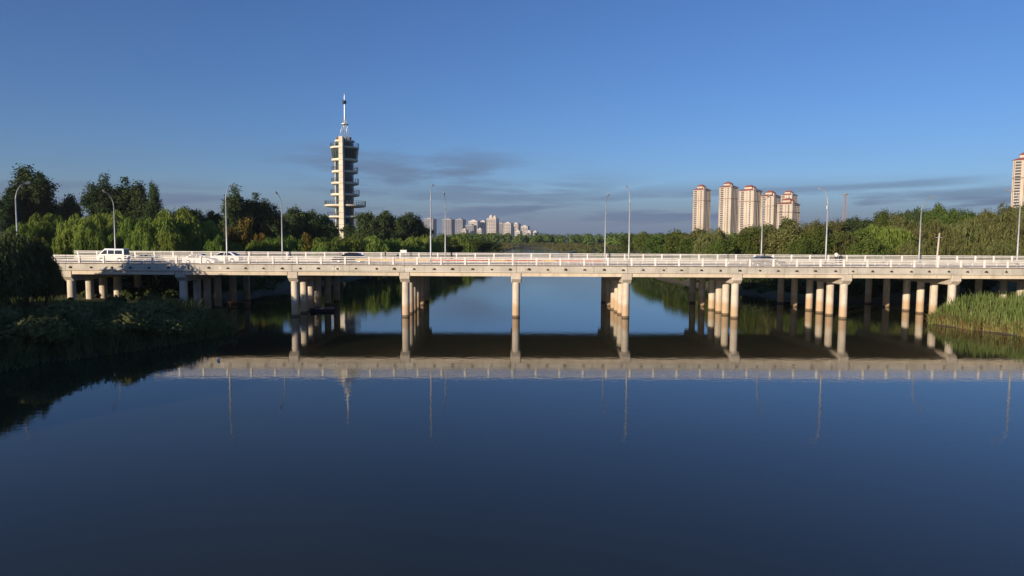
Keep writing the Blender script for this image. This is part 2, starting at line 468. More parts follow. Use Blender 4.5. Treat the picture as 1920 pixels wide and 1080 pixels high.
# ------------------------------------------------------------------ bridge
TH = 0.016                       # the bridge is turned this much to the view
SPAN = 13.15
Y0 = 80.4                        # near face of the deck at u = 0
U0 = 0.5
def BP(u, v, z=0.0): return (u, Y0+u*TH+v, z)
WID = 22.6
KS = list(range(-5, 8))          # bents
us = [U0+SPAN*k for k in KS]
bridge = empty('road_bridge', BP(0, 0))
tag(bridge, 'long concrete road bridge with white railings crossing the river on rows of columns', 'bridge')
BO = Vector(BP(0, 0))
def bl(u, v, z=0.0):             # location relative to the bridge root
    return tuple(Vector(BP(u, v, z))-BO)
BR = (0, 0, TH)
G = 0.02
DK = 6.0
# per-span pieces
m = MB(); m.prism([(0, 5.56), (0.0, 6.10), (0.03, 6.13), (0.42, 6.13), (0.42, 5.96), (0.42, 5.4), (0.10, 5.4), (0.10, 5.55)], -SPAN/2+G, SPAN/2-G)
fas = m.mesh('fascia_beam', M['fascia'])
m = MB(); m.prism([(-0.035, 5.37), (-0.035, 5.53), (-0.01, 5.555), (0.09, 5.555), (0.09, 5.37)], -SPAN/2+G, SPAN/2-G)
lip = m.mesh('drip_ledge', M['fascia'])
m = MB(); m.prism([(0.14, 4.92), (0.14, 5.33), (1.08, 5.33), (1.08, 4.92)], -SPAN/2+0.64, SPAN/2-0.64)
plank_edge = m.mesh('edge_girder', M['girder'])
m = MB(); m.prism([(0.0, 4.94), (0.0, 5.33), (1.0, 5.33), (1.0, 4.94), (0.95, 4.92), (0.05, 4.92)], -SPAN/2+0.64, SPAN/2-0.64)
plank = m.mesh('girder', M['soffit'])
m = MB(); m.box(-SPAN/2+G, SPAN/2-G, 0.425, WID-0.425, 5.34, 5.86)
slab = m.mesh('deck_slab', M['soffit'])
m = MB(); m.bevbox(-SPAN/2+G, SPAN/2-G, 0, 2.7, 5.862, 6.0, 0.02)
walk = m.mesh('sidewalk', M['paving'])
for k in KS[:-1]:
    u = U0+SPAN*(k+0.5)
    for name, mesh, v, rot in (('fascia_beam', fas, 0, 0), ('fascia_beam', fas, WID, PI), ('drip_ledge', lip, 0, 0), ('drip_ledge', lip, WID, PI),
                               ('edge_girder', plank_edge, 0, 0), ('edge_girder', plank_edge, WID, PI)):
        link(name, mesh, bridge, bl(u, v), (0, 0, TH+rot))
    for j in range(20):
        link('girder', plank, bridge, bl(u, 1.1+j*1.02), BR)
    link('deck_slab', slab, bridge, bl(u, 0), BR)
    link('sidewalk', walk, bridge, bl(u, 0.43), BR)
    link('sidewalk', walk, bridge, bl(u, WID-3.13), BR)
UA, UB = us[0], us[-1]
# asphalt deck surface with lines
m = MB(); m.poly([(-(UB-UA)/2-0.3, 3.14, 5.868), ((UB-UA)/2+0.3, 3.14, 5.868), ((UB-UA)/2+0.3, WID-3.14, 5.868), (-(UB-UA)/2-0.3, WID-3.14, 5.868)])
m.build('road_surface', M['asphalt'], bridge, loc=bl((UA+UB)/2, 0), rot=BR)
m = MB()
L2 = (UB-UA)/2
for v in (3.6, WID-3.6, WID/2-0.18, WID/2+0.18): m.box(-L2, L2, v-0.07, v+0.07, 5.869, 5.873)
for v in (7.4, WID-7.4):
    x = -L2
    while x < L2-4: m.box(x, x+4, v-0.07, v+0.07, 5.869, 5.873); x += 10
m.build('lane_marking', M['paint'], bridge, loc=bl((UA+UB)/2, 0), rot=BR)
# red paving left of centre and at the joint near the fifth bent
for a, b in ((-10.4, -5.6), (-3.6, 0.6), (4.4, 6.6), (17, 18.5)):
    m = MB(); m.box(-(b-a)/2, (b-a)/2, 0.15, 2.3, 6.001, 6.006)
    m.build('red_paving_strip', M['redpave'], bridge, loc=bl((a+b)/2, 0.43), rot=BR)

# bents: cap beam with tapered ends, six round columns
NV = [0.95+q for q in (0, 3.5, 6.25, 9.4, 14.3, 19.2)]      # spacing opens up where the bridge was widened
VC0, VC1 = 0.12, WID-0.12
cap_prof = [(VC0, 4.60), (VC0, 5.33), (VC1, 5.33), (VC1, 4.60), (VC1-0.55, 4.12), (VC0+0.55, 4.12)]
m = MB()
hw = 0.62; ch = 0.10
n = len(cap_prof)
cyv = WID/2
def shr(p, k): return (cyv+(p[0]-cyv)*(1-k/11), p[1] if p[1] > 5 else p[1]+k)
v = [(-hw, *shr(p, ch)) for p in cap_prof]+[(-hw+ch, *p) for p in cap_prof]+[(hw-ch, *p) for p in cap_prof]+[(hw, *shr(p, ch)) for p in cap_prof]
f = [tuple(range(n)), tuple(range(4*n-1, 3*n-1, -1))]
for a in range(3):
    for k in range(n): f.append((a*n+k, (a+1)*n+k, (a+1)*n+(k+1)%n, a*n+(k+1)%n))
m.faces(v, f)
cap_me = m.mesh('cap_beam', M['cap'])
m = MB()
m.lathe([(0.46, -2.5), (0.46, 0.2), (0.455, 1.0), (0.45, 4.2)], 24)
col_me = m.mesh('column', M['column'], True)
for u in us:
    c = link('cap_beam', cap_me, bridge, bl(u, 0), (0, 0, 0))
    for i, vv in enumerate(NV):
        link('column', col_me, c, (0, vv, 0), (0, 0, random.random()*6), (1, 1, 1))
# dark notice panel strapped to the foot of the first column in view
m = MB(); m.bevbox(-0.36, 0.36, -0.03, 0.03, 0, 0.95, 0.01)
m.build('notice_panel', M['dark'], bridge, loc=bl(us[1]+0.08, NV[0]-0.50, 1.05), rot=BR)
# railings
PS = 2.815
m = MB(); m.bevbox(-0.115, 0.115, -0.09, 0.09, 0, 1.06, 0.025); post_me = m.mesh('railing_post', M['rail'])
m = MB(); m.bevbox(-SPAN/2+0.015, SPAN/2-0.015, -0.075, 0.075, 0.93, 1.045, 0.02); r_top = m.mesh('top_rail', M['rail'])
RAILS = []
for zc, hh_, dd_ in ((0.775, 0.050, 0.045), (0.555, 0.032, 0.03), (0.37, 0.030, 0.03), (0.19, 0.034, 0.03)):
    m = MB(); m.bevbox(-SPAN/2+0.015, SPAN/2-0.015, -dd_, dd_, zc-hh_, zc+hh_, 0.012); RAILS.append((m.mesh('rail', M['rail']), 'rail'))
for v in (0.2, WID-0.2):
    for k in KS[:-1]:
        u = U0+SPAN*(k+0.5)
        for mesh, nm in [(r_top, 'top_rail')]+RAILS:
            link(nm, mesh, bridge, bl(u, v, 6.131), BR)
    u = UA+0.6
    while u < UB-0.3:
        link('railing_post', post_me, bridge, bl(u, v, 6.126), BR); u += PS
m = MB(); m.bevbox(-SPAN/2+0.03, SPAN/2-0.03, -0.14, 0.16, 0, 0.10, 0.02); gap_strip_me = m.mesh('shadow_gap_strip', M['shadow_gap_strip'])  # added dark strip, coloured as the shadow gap below the rails
for k in KS[:-1]:
    for v in (0.2, WID-0.2): link('shadow_gap_strip', gap_strip_me, bridge, bl(U0+SPAN*(k+0.5), v, 6.131), BR)
# drain spouts along the near face
m = MB()
m.tube([(0, 0.05, 0.05), (0, -0.13, -0.02)], [0.075, 0.07], 8)
m.faces([(-0.2, -0.004, 0.0), (0.2, -0.004, 0.0), (0.15, -0.012, -0.09), (-0.17, -0.012, -0.07), (-0.08, -0.004, 0.14), (0.07, -0.004, 0.15)], [(0, 1, 2, 3), (0, 4, 5, 1)])
spout = m.mesh('drain_spout', M['spout'])
u = -58.0
while u < 66:
    link('drain_spout', spout, bridge, bl(u, -0.004, 5.72+random.uniform(-.02, .02)), BR, (random.uniform(.8, 1.25), 1, random.uniform(.8, 1.2)))
    u += 2.2+random.uniform(-0.15, 0.25)
# white painted patches on the near face
for u, w in ((-34.2, 0.28), (-20.6, .9), (-12.2, 0.9), (1.3, .5)):
    m = MB()
    x = -w/2
    while x < w/2:
        m.box(x, x+0.10, -0.006, 0.0, 5.62, 5.62+random.uniform(.22, .36)); x += random.uniform(.17, .28)
    m.build('paint_mark', M['paint'], bridge, loc=bl(u, -0.002), rot=BR)

# approach road on the embankments
for sgn, a, b in ((-1, -400, UA-0.32), (1, UB+0.32, 420)):
    m = MB(); m.box(a, b, 3.14, WID-3.14, 5.5, 5.866); m.box(a, b, 0.3, 3.1, 5.5, 5.99); m.box(a, b, WID-3.1, WID-0.3, 5.5, 5.99)
    o = m.build('approach_road', M['asphalt'], None, loc=BP(0, 0), rot=BR); tag(o, kind='structure')

# low guard fence between sidewalk and lanes
gf = empty('guard_fence', BP(0, 3.3, 5.87), TH)
tag(gf, 'low white guard fence along the roadway just behind the near railing', 'fence')
m = MB(); m.bevbox(-0.05, 0.05, -0.05, 0.05, 0, 0.78, 0.015); gpost = m.mesh('post', M['rail'])
m = MB(); m.bevbox(-1.52/2, 1.52/2, -0.015, 0.015, -0.022, 0.022, 0.006); grail = m.mesh('rail', M['rail'])
x = -60
while x < 70:
    link('post', gpost, gf, (x, 0, 0))
    for zz in (0.30, 0.66): link('rail', grail, gf, (x+0.76, 0, zz))
    x += 1.52

# ------------------------------------------------------------------ street lamps
def lamp_meshes():
    m = MB(); m.bevbox(-0.22, 0.22, -0.22, 0.22, 0, 0.12, 0.03); base = m.mesh('base_plate', M['galv'])
    m = MB(); m.tube([(0, 0, 0.1), (0, 0, 1.0), (0, 0, 7.6)], [0.115, 0.105, 0.065], 12); pole = m.mesh('pole', M['galv'], True)
    m = MB()
    pts = []
    for i in range(9):
        a = i/8
        pts.append((0, 1.75*a**1.7, 7.55+2.05*math.sin(a*PI/2*0.93)))
    m.tube(pts, [0.063-0.028*i/8 for i in range(9)], 10); arm = m.mesh('arm', M['galv'], True)
    m = MB()
    e = Vector(pts[-1])
    prof = [(-0.10, 0.04), (0.05, 0.10), (0.45, 0.15), (0.85, 0.13), (1.0, 0.05)]
    v, f = [], []
    for (l, w) in prof:
        for k in range(8):
            a = 2*PI*k/8
            v.append((w*math.cos(a), e.y+l*0.92, e.z+l*0.33+0.10*(w/0.15)*math.sin(a)*0.7))
    for i in range(4):
        for k in range(8): f.append((i*8+k, i*8+(k+1)%8, (i+1)*8+(k+1)%8, (i+1)*8+k))
    f += [tuple(range(7, -1, -1)), tuple(range(32, 40))]
    m.faces(v, f); head = m.mesh('lamp_head', M['galv'], True)
    m = MB(); m.faces([(-0.09, e.y+0.30, e.z+0.0), (0.09, e.y+0.30, e.z+0.0), (0.08, e.y+0.78, e.z+0.16), (-0.08, e.y+0.78, e.z+0.16),
                       (-0.07, e.y+0.34, e.z-0.03), (0.07, e.y+0.34, e.z-0.03), (0.06, e.y+0.74, e.z+0.12), (-0.06, e.y+0.74, e.z+0.12)],
                      [(4, 5, 6, 7), (0, 1, 5, 4), (1, 2, 6, 5), (2, 3, 7, 6), (3, 0, 4, 7)])
    lens = m.mesh('lens', M['lens'])
    return base, pole, arm, head, lens
LM = lamp_meshes()
ORD = ['first', 'second', 'third', 'fourth', 'fifth', 'sixth', 'seventh', 'eighth', 'ninth', 'tenth', 'eleventh', 'twelfth', 'thirteenth',
       'fourteenth', 'fifteenth', 'sixteenth', 'seventeenth', 'eighteenth', 'nineteenth', 'twentieth', 'twenty-first', 'twenty-second', 'twenty-third',
       'twenty-fourth', 'twenty-fifth', 'twenty-sixth', 'twenty-seventh', 'twenty-eighth', 'twenty-ninth', 'thirtieth']
def lamp(u, v, rz, label, group):
    o = empty('street_lamp', BP(u, v, 6.0), rz)
    tag(o, label, 'street lamp', group)
    for me, nm in zip(LM[:3], ('base_plate', 'pole', 'arm')): link(nm, me, o)
    h = link('lamp_head', LM[3], o); link('lens', LM[4], h)
for i, px in enumerate((46, 430, 808, 1179, 1551, 1916)):
    u = px_x(px, Y0+1.2)
    lamp(u, 1.2, TH, 'taller grey street lamp arching away, %s from the left along the near sidewalk' % ORD[i], 'lamps on the near sidewalk')
for i, px in enumerate((224, 532, 835, 1134, 1429, 1729)):
    u = px_x(px, Y0+21.4)
    lamp(u, 21.4, PI+TH, 'grey street lamp arching toward the viewer, %s from the left along the far sidewalk' % ORD[i], 'lamps on the far sidewalk')

# ------------------------------------------------------------------ vehicles on the deck
def wheel_meshes(r=0.31, w=0.2):
    m = MB(); m.lathe([(r*0.62, -w/2), (r*0.95, -w/2), (r, -w/2+0.03), (r, w/2-0.03), (r*0.95, w/2), (r*0.62, w/2)], 20); ty = m.mesh('tyre', M['rubber'], True)
    m = MB(); m.lathe([(0.001, w/2-0.06), (r*0.25, w/2-0.03), (r*0.6, w/2-0.01), (r*0.63, w/2-0.05), (r*0.63, -w/2+0.02), (0.001, -w/2+0.02)], 20); ri = m.mesh('rim', M['rim'], True)
    return ty, ri
TY, RI = wheel_meshes()
def car(name, label, cat, loc, rz, length, lower, cabin, width, cab_inset, paint, wheels, glass_band, lamps):
    """lower/cabin: side outlines (x,z) with +x forward; the cabin leans in toward the roof"""
    root = empty(name, loc, rz); tag(root, label, cat)
    m = MB()
    hw = width/2
    nl = len(lower)
    def ring(pts, s, inset): return [(x, s*(hw-inset(x, z)), z) for x, z in pts]
    lowi = lambda x, z: 0.06*(abs(x)/(length/2))**4+0.05*max(0, (0.45-z))
    a = ring(lower, -1, lowi); b = ring(lower, 1, lowi)
    m.faces(a+b, [tuple(range(nl)), tuple(range(2*nl-1, nl-1, -1))]+[(k, (k+1)%nl, nl+(k+1)%nl, nl+k) for k in range(nl)])
    zb = cabin[0][1]; zt = max(z for _, z in cabin)
    cabi = lambda x, z: 0.03+cab_inset*(z-zb)/(zt-zb)
    nc = len(cabin)
    a = ring(cabin, -1, cabi); b = ring(cabin, 1, cabi)
    m.faces(a+b, [tuple(range(nc)), tuple(range(2*nc-1, nc-1, -1))]+[(k, (k+1)%nc, nc+(k+1)%nc, nc+k) for k in range(nc)])
    body = m.build('body', paint, root)
    md = body.modifiers.new('bevel', 'BEVEL'); md.width = 0.05; md.segments = 2; md.limit_method = 'ANGLE'; md.angle_limit = R(25)
    for s in (-1, 1):
        for quad in glass_band:
            g = MB(); g.poly([(x, s*(hw-cabi(x, z)+0.008), z) for x, z in quad]); g.build('side_window', M['car_glass'], root)
    # windscreen and rear window lie on the sloping ends of the cabin
    for (p, q), nm in (((cabin[0], cabin[1]), 'rear_window'), ((cabin[-1], cabin[-2]), 'windscreen')):
        g = MB()
        d = Vector((q[0]-p[0], q[1]-p[1])); nrm = Vector((-d.y, d.x)).normalized()*0.012
        if (nm == 'windscreen' and nrm.x < 0) or (nm == 'rear_window' and nrm.x > 0): nrm = -nrm
        t0, t1 = 0.12, 0.88
        P = [(p[0]+d.x*tt+nrm.x, p[1]+d.y*tt+nrm.y) for tt in (t0, t1)]
        g.poly([(P[0][0], -(hw-0.16), P[0][1]), (P[0][0], hw-0.16, P[0][1]), (P[1][0], hw-0.16-cab_inset*0.7, P[1][1]), (P[1][0], -(hw-0.16-cab_inset*0.7), P[1][1])])
        g.build(nm, M['car_glass'], root)
    for x in wheels:
        for s in (-1, 1):
            ty = link('wheel', TY, root, (x, s*(hw-0.10), 0.31), (-s*PI/2, 0, 0)); link('rim', RI, ty)
    for x, z0, z1, nm, mm in lamps:
        for s in (-1, 1):
            g = MB(); y1 = s*(hw-0.12); y0 = s*(hw-0.42)
            g.box(x-0.03, x+0.03, min(y0, y1), max(y0, y1), z0, z1); g.build(nm, mm, root)
    return root
RZ = 5.875
# van heading left
low = [(-1.85, 0.22), (-1.87, 0.95), (1.62, 0.95), (1.86, 0.72), (1.88, 0.30), (1.8, 0.22)]
cab = [(-1.86, 0.95), (-1.78, 1.80), (0.75, 1.84), (1.62, 0.95)]
def on_deck(px, v): return BP(px_x(px, Y0+v, 6.5), v, RZ)
car('parked_van', 'white minivan heading left on the far lanes near the left end of the bridge', 'van', on_deck(219, 12.9), PI+TH, 3.75, low, cab, 1.6, 0.12, M['white_paint'], (-1.2, 1.15),
    [[(-1.62, 1.08), (-1.58, 1.6), (-0.62, 1.6), (-0.62, 1.08)], [(-0.52, 1.08), (-0.52, 1.6), (0.3, 1.62), (0.3, 1.08)], [(0.42, 1.08), (0.42, 1.62), (0.78, 1.62), (1.3, 1.08)]],
    [(-1.86, 0.62, 0.92, 'tail_light', M['red_lamp']), (1.84, 0.55, 0.75, 'headlight', M['clear_lamp'])]).name = 'van'
slow = [(-2.25, 0.25), (-2.28, 0.75), (-2.1, 0.95), (0.9, 0.93), (2.05, 0.78), (2.28, 0.6), (2.28, 0.3), (2.2, 0.22)]
scab = [(-1.95, 0.93), (-1.15, 1.43), (0.25, 1.46), (1.2, 0.93)]
swin = [[(-1.45, 1.0), (-0.98, 1.34), (-0.32, 1.37), (-0.32, 1.0)], [(-0.22, 1.0), (-0.22, 1.37), (0.2, 1.37), (0.92, 1.0)]]
slamps = [(-2.25, 0.62, 0.82, 'tail_light', M['red_lamp']), (2.24, 0.5, 0.66, 'headlight', M['clear_lamp'])]
car('car', 'white sedan behind the lamp pole, right of the white minivan', 'car', on_deck(424, 12.9), PI+TH, 4.5, slow, scab, 1.75, 0.22, M['white_paint'], (-1.35, 1.4), swin, slamps)
car('car', 'white car mostly hidden by the railing, between the minivan and the white sedan', 'car', on_deck(380, 6.4), TH, 4.5, slow, scab, 1.75, 0.22, M['white_paint'], (-1.35, 1.4), swin, slamps).scale = (.9, .9, .9)
car('car', 'black car low behind the railing, below the cream tower', 'car', on_deck(657, 12.9), PI+TH, 4.4, slow, scab, 1.75, 0.22, M['black_paint'], (-1.35, 1.4), swin, slamps)
car('car', 'dark grey car behind the railing at the right, near the white-shirted person', 'car', on_deck(1440, 6.4), TH, 4.4, slow, scab, 1.75, 0.22, M['grey_paint'], (-1.35, 1.4), swin, slamps)

# orange and yellow plastic barriers in the roadway
m = MB(); m.bevbox(-0.78, 0.78, -0.03, 0.03, 0.56, 0.72, 0.015); bar_o = m.mesh('board', M['orange'])
bar_y = bar_o.copy(); bar_y.materials[0] = M['yellow']
m = MB()
for sy in (-1, 1): m.tube([(0, sy*0.28, 0), (0, sy*0.02, 0.70)], 0.025, 6)
m.tube([(0, -0.20, 0.2), (0, 0.20, 0.2)], 0.018, 5)
tre = m.mesh('trestle_leg', M['galv'])
spots = [(-19.6+1.62*i) for i in range(20)]
oc, yc = 0, 0
for i, u in enumerate(spots):
    isy = (i < 6) or i in (11, 15)
    o = empty('barricade', BP(u, 8.6+0.06*math.sin(i*2.1), RZ), TH+random.uniform(-.05, .05))
    tag(o, '%s barricade board on trestle legs, %s from the left in the row behind the railing' % ('yellow' if isy else 'orange-red', ORD[i]), 'barricade', 'barricades on the roadway')
    link('board', bar_y if isy else bar_o, o)
    for x in (-0.55, 0.55): link('trestle_leg', tre, o, (x, 0, 0))

# ------------------------------------------------------------------ people
def person(name, label, loc, rz, shirt, trousers, hair=True, hat=None, pose='stand', s=1.0):
    root = empty(name, loc, rz); tag(root, label, 'person')
    import bmesh
    J = {'pel': ((0, 0, .95), .135), 'sp': ((0, .0, 1.15), .13), 'ch': ((0, .01, 1.34), .155), 'nk': ((0, .0, 1.47), .062), 'hb': ((0, -.01, 1.56), .072), 'ht': ((0, -.015, 1.66), .095), 'hc': ((0, -.01, 1.72), .075),
         'ls': ((-.18, .01, 1.40), .072), 'le': ((-.24, .02, 1.13), .05), 'lw': ((-.24, -.10, .90), .036), 'lh': ((-.24, -.14, .82), .04),
         'rs': ((.18, .01, 1.40), .072), 're': ((.24, .04, 1.13), .05), 'rw': ((.25, -.02, .89), .036), 'rh': ((.25, -.05, .81), .04),
         'lhp': ((-.10, 0, .90), .105), 'lk': ((-.11, -.07, .50), .072), 'la': ((-.11, .03, .09), .048), 'lt': ((-.12, -.14, .04), .038),
         'rhp': ((.10, 0, .90), .105), 'rk': ((.11, .02, .50), .072), 'ra': ((.11, .12, .09), .048), 'rt': ((.12, -.05, .04), .038)}
    if pose == 'sit':
        dz = -.45
        for k in J:
            (x, y, z), r = J[k]; J[k] = ((x, y, z+dz), r)
        J['lk'] = ((-.14, -.42, .50), .072); J['la'] = ((-.14, -.48, .10), .048); J['lt'] = ((-.14, -.62, .04), .038)
        J['rk'] = ((.14, -.42, .50), .072); J['ra'] = ((.14, -.48, .10), .048); J['rt'] = ((.14, -.62, .04), .038)
        J['lw'] = ((-.2, -.26, .66), .036); J['lh'] = ((-.18, -.34, .66), .04); J['rw'] = ((.2, -.26, .66), .036); J['rh'] = ((.18, -.34, .66), .04)
    E = [('pel', 'sp'), ('sp', 'ch'), ('ch', 'nk'), ('nk', 'hb'), ('hb', 'ht'), ('ht', 'hc'), ('ch', 'ls'), ('ls', 'le'), ('le', 'lw'), ('lw', 'lh'), ('ch', 'rs'), ('rs', 're'), ('re', 'rw'), ('rw', 'rh'),
         ('pel', 'lhp'), ('lhp', 'lk'), ('lk', 'la'), ('la', 'lt'), ('pel', 'rhp'), ('rhp', 'rk'), ('rk', 'ra'), ('ra', 'rt')]
    ks = list(J)
    me = bpy.data.meshes.new('body'); me.from_pydata([J[k][0] for k in ks], [(ks.index(a), ks.index(b)) for a, b in E], [])
    o = link('body', me, root)
    md = o.modifiers.new('skin', 'SKIN'); md.use_smooth_shade = True
    for i, k in enumerate(ks):
        sv = me.skin_vertices[0].data[i]; sv.radius = (J[k][1], J[k][1]); sv.use_root = (k == 'pel')
    sd = o.modifiers.new('sub', 'SUBSURF'); sd.levels = 1; sd.render_levels = 1
    dg = bpy.context.evaluated_depsgraph_get()
    ev = bpy.data.meshes.new_from_object(o.evaluated_get(dg))
    o.modifiers.clear(); o.data = ev; ev.name = 'body'
    ev.materials.clear()
    for mm in (M['skin'], shirt, trousers, M['dark'], M['hair']): ev.materials.append(mm)
    pel = J['pel'][0][2]
    for p in ev.polygons:
        c = p.center
        i = 0
        legs = (pose == 'sit' and c.y < -.16 and c.z < .66 and abs(c.x) < .215) or (pose == 'stand' and abs(c.x) < .215 and c.z < pel+.03) or (c.z < pel+.03 and c.y > -.16)
        if c.z < .085: i = 3
        elif legs and c.z < pel+.04: i = 2
        elif c.z < J['nk'][0][2]-.01 and (abs(c.x) < .21 or c.z > J['le'][0][2]+.02): i = 1
        elif c.z > J['hb'][0][2]+.05 and (c.y > -.02 or c.z > J['ht'][0][2]+.045): i = 4
        p.material_index = i; p.use_smooth = True
    if hat:
        h = MB(); zz = J['ht'][0][2]+.03
        h.lathe([(.001, zz+.12), (.07, zz+.115), (.11, zz+.05), (.115, zz), (.22, zz-.02), (.22, zz-.03), (.1, zz-.01)], 18, cy=-.01)
        h.build('hat', hat, root, True)
    root.scale = (s, s, s)
    return root
person('person', 'person in a white shirt standing on the far sidewalk beside the fifth near lamp', BP(px_x(1572, Y0+20.5), 20.6, 6.0), PI*0.9, M['shirt'], M['navy'])
person('person', 'person in dark clothes standing on the far sidewalk right of the cream tower', BP(px_x(723, Y0+20.5), 20.6, 6.0), PI*0.5, M['navy'], M['navy'], s=0.85)

# white sign board on two posts beyond the far railing
sg = empty('sign_board', BP(px_x(757, Y0+24.5), 24.5, ground_z(px_x(757, 105), 105.0)))
sgz = sg.location.z
tag(sg, 'small blank white board showing just above the far railing, left of the paired lamps', 'sign')
zt = px_z(757, 468.5, Y0+24.5)-sgz
m = MB(); m.bevbox(-0.5, 0.5, -0.03, 0.03, zt-0.42, zt, 0.02); m.build('panel', M['plastic_white'], sg)
for x in (-0.35, 0.35):
    m = MB(); m.tube([(x, 0.06, -1.0), (x, 0.06, zt-0.05)], 0.04, 8); m.build('post', M['galv'], sg)

# ------------------------------------------------------------------ boat under the second bay
bx, by = px_x(606, 86.3, 0.3), 86.3
boat = empty('rowing_boat', (bx, by, 0), R(14))
tag(boat, 'small dark flat boat moored under the bridge beside the third row of columns', 'boat')
m = MB()
st = [(-1.45, .50, .42), (-0.7, .62, .36), (0.2, .64, .35), (0.9, .52, .40), (1.35, .26, .48), (1.55, .04, .56)]
sec = lambda x, w, zt: [(x, -w, zt), (x, -w*.82, -.02), (x, -w*.55, -.10), (x, w*.55, -.10), (x, w*.82, -.02), (x, w, zt), (x, w-.07 if w > .1 else w*.5, zt), (x, w*.7, .06), (x, -w*.7, .06), (x, -w+.07 if w > .1 else -w*.5, zt)]
V = []
for a in st: V += sec(*a)
Fc = []
for i in range(5):
    for k in range(10): Fc.append((i*10+k, i*10+(k+1)%10, (i+1)*10+(k+1)%10, (i+1)*10+k))
Fc += [tuple(range(10)), tuple(range(59, 49, -1))]
V = [(-x, y, z) for x, y, z in V]
m.faces(V, Fc); m.build('hull', M['hull'], boat)
m = MB()
for s in (-1, 1): m.tube([(-x, s*w, zt+.01) for x, w, zt in st], 0.028, 6)
m.build('gunwale', M['galv'], boat)
for x in (-0.55, 0.45):
    m = MB(); m.bevbox(x-.13, x+.13, -.54, .54, .25, .29, .01); m.build('bench', M['wood'], boat)
m = MB(); m.bevbox(1.30, 1.42, -.12, .12, .2, .72, .02); m.bevbox(1.26, 1.6, -.14, .14, .56, .82, .05); m.build('outboard_motor', M['dark'], boat)
q = empty('tackle_box', (bx-.15, by-.1, .06)); tag(q, 'white cool box sitting in the dark boat under the bridge', 'box')
m = MB(); m.bevbox(-.22, .22, -.15, .15, 0, .30, .02); m.build('body', M['plastic_white'], q)
m = MB(); m.bevbox(-.235, .235, -.165, .165, .30, .36, .02); m.build('lid', M['plastic_white'], q)
person('person', 'person in olive clothes sitting in the dark boat under the bridge', (bx-.62*math.cos(R(14)), by-.62*math.sin(R(14)), -.19), R(-75), M['olive'], M['navy'], pose='sit', s=.9)
# plank staging at the third bent
pl = empty('plank_jetty', (px_x(440, 92), 92.5, 0)); tag(pl, 'orange-brown timber plank staging at the waterline between the left columns', 'jetty')
for i in range(4):
    m = MB(); m.bevbox(-1.6, 1.6, i*.3-.13, i*.3+.13, .42, .48, .01); m.build('plank', M['wood'], pl)
for x in (-1.3, 1.3):
    for y in (0, .9):
        m = MB(); m.tube([(x, y, -2), (x, y, .42)], .06, 8); m.build('pile', M['wood'], pl)
m = MB(); m.lathe([(.001, -.05), (.09, -.05), (.09, .14), (.035, .20), (.035, .24), (.001, .24)], 14)
o = m.build('bottle', M['plastic_white'], None, True, loc=(px_x(410, 51.5, 0), 51.5, 0), rot=(0.5, 0.6, 0), scale=(1.2, 1.2, 1.2))
tag(o, 'white plastic bottle floating on the water near the left bank', 'bottle')

# ------------------------------------------------------------------ observation tower
TD = 283.0
tx = px_x(646, TD, 30)
tz0 = float(ground_z(tx, TD))
tower = empty('observation_tower', (tx, TD, tz0), R(0))
tag(tower, 'tall cream observation tower with stacked round balconies and a ball-tipped spire', 'tower')
kpx = TD/F
def tz(py): return px_z(646, py, TD)-tz0
spx = 0.55
# glazed core
m = MB(); m.lathe([(3.45, 0), (3.45, tz(272))], 28); m.build('core', M['tower_glass'], tower)
m = MB()
for k in range(14):
    a = 2*PI*k/14
    m.box(3.47*math.cos(a)-.06, 3.47*math.cos(a)+.06, 3.47*math.sin(a)-.06, 3.47*math.sin(a)+.06, 0, tz(272))
m.build('mullion', M['tower_frame'], tower)
# spine with panel joints
ph = 2.35
zz = 0.0
ztop = tz(264)
while zz < ztop-0.1:
    a = MB(); z1 = min(zz+ph-0.10, ztop)
    q0 = 1.12-0.30*zz/ztop; q1 = 1.12-0.30*z1/ztop          # the fin narrows upward
    a.faces([(spx-q0, -8.7, zz), (spx+q0*.85, -8.9, zz), (spx+q0*.85, -6.1, zz), (spx-q0, -6.1, zz),
             (spx-q1, -8.7, z1), (spx+q1*.85, -8.9, z1), (spx+q1*.85, -6.1, z1), (spx-q1, -6.1, z1)],
            [(0, 1, 5, 4), (1, 2, 6, 5), (2, 3, 7, 6), (3, 0, 4, 7), (3, 2, 1, 0), (4, 5, 6, 7)])
    a.build('spine_panel', M['cream'], tower)
    zz += ph
m = MB(); m.box(spx-.55, spx+.45, -8.4, -2.5, 0, ztop-.1); m.build('spine_core', M['dark'], tower)
# second, slimmer pier at the left of the core
m = MB(); m.box(-3.62, -3.3, -2.3, -1.8, 0, tz(272)); m.build('pier', M['cream'], tower)
def disc(py_top, py_bot, rad, rail=True, cx=0.0, cy=0.0):
    z1, z0 = tz(py_top), tz(py_bot)
    m = MB(); m.lathe([(0.01, z0), (rad*0.80, z0), (rad*0.97, z0+.25), (rad, z0+(z1-z0)*.45), (rad, z1), (rad-.25, z1), (rad-.25, z1-.15), (.01, z1-.15)], 40, cx=cx, cy=cy)
    d = m.build('balcony', M['cream'], tower)
    if rail:
        m = MB(); m.lathe([(rad-.13, z1+1.55), (rad-.07, z1+1.55), (rad-.07, z1+1.63), (rad-.13, z1+1.63), (rad-.13, z1+1.55)], 40, cx=cx, cy=cy)
        m.lathe([(rad-.12, z1+.8), (rad-.08, z1+.8), (rad-.08, z1+.85), (rad-.12, z1+.85), (rad-.12, z1+.8)], 40, cx=cx, cy=cy)
        m.build('balcony_rail', M['dark'], d)
        n = int(rad*5)
        m = MB()
        for k in range(n):
            a = 2*PI*k/n; x, y = cx+(rad-.1)*math.cos(a), cy+(rad-.1)*math.sin(a)
            m.box(x-.06, x+.06, y-.06, y+.06, z1-.1, z1+1.6)
        m.build('baluster', M['dark'], d)
    return d
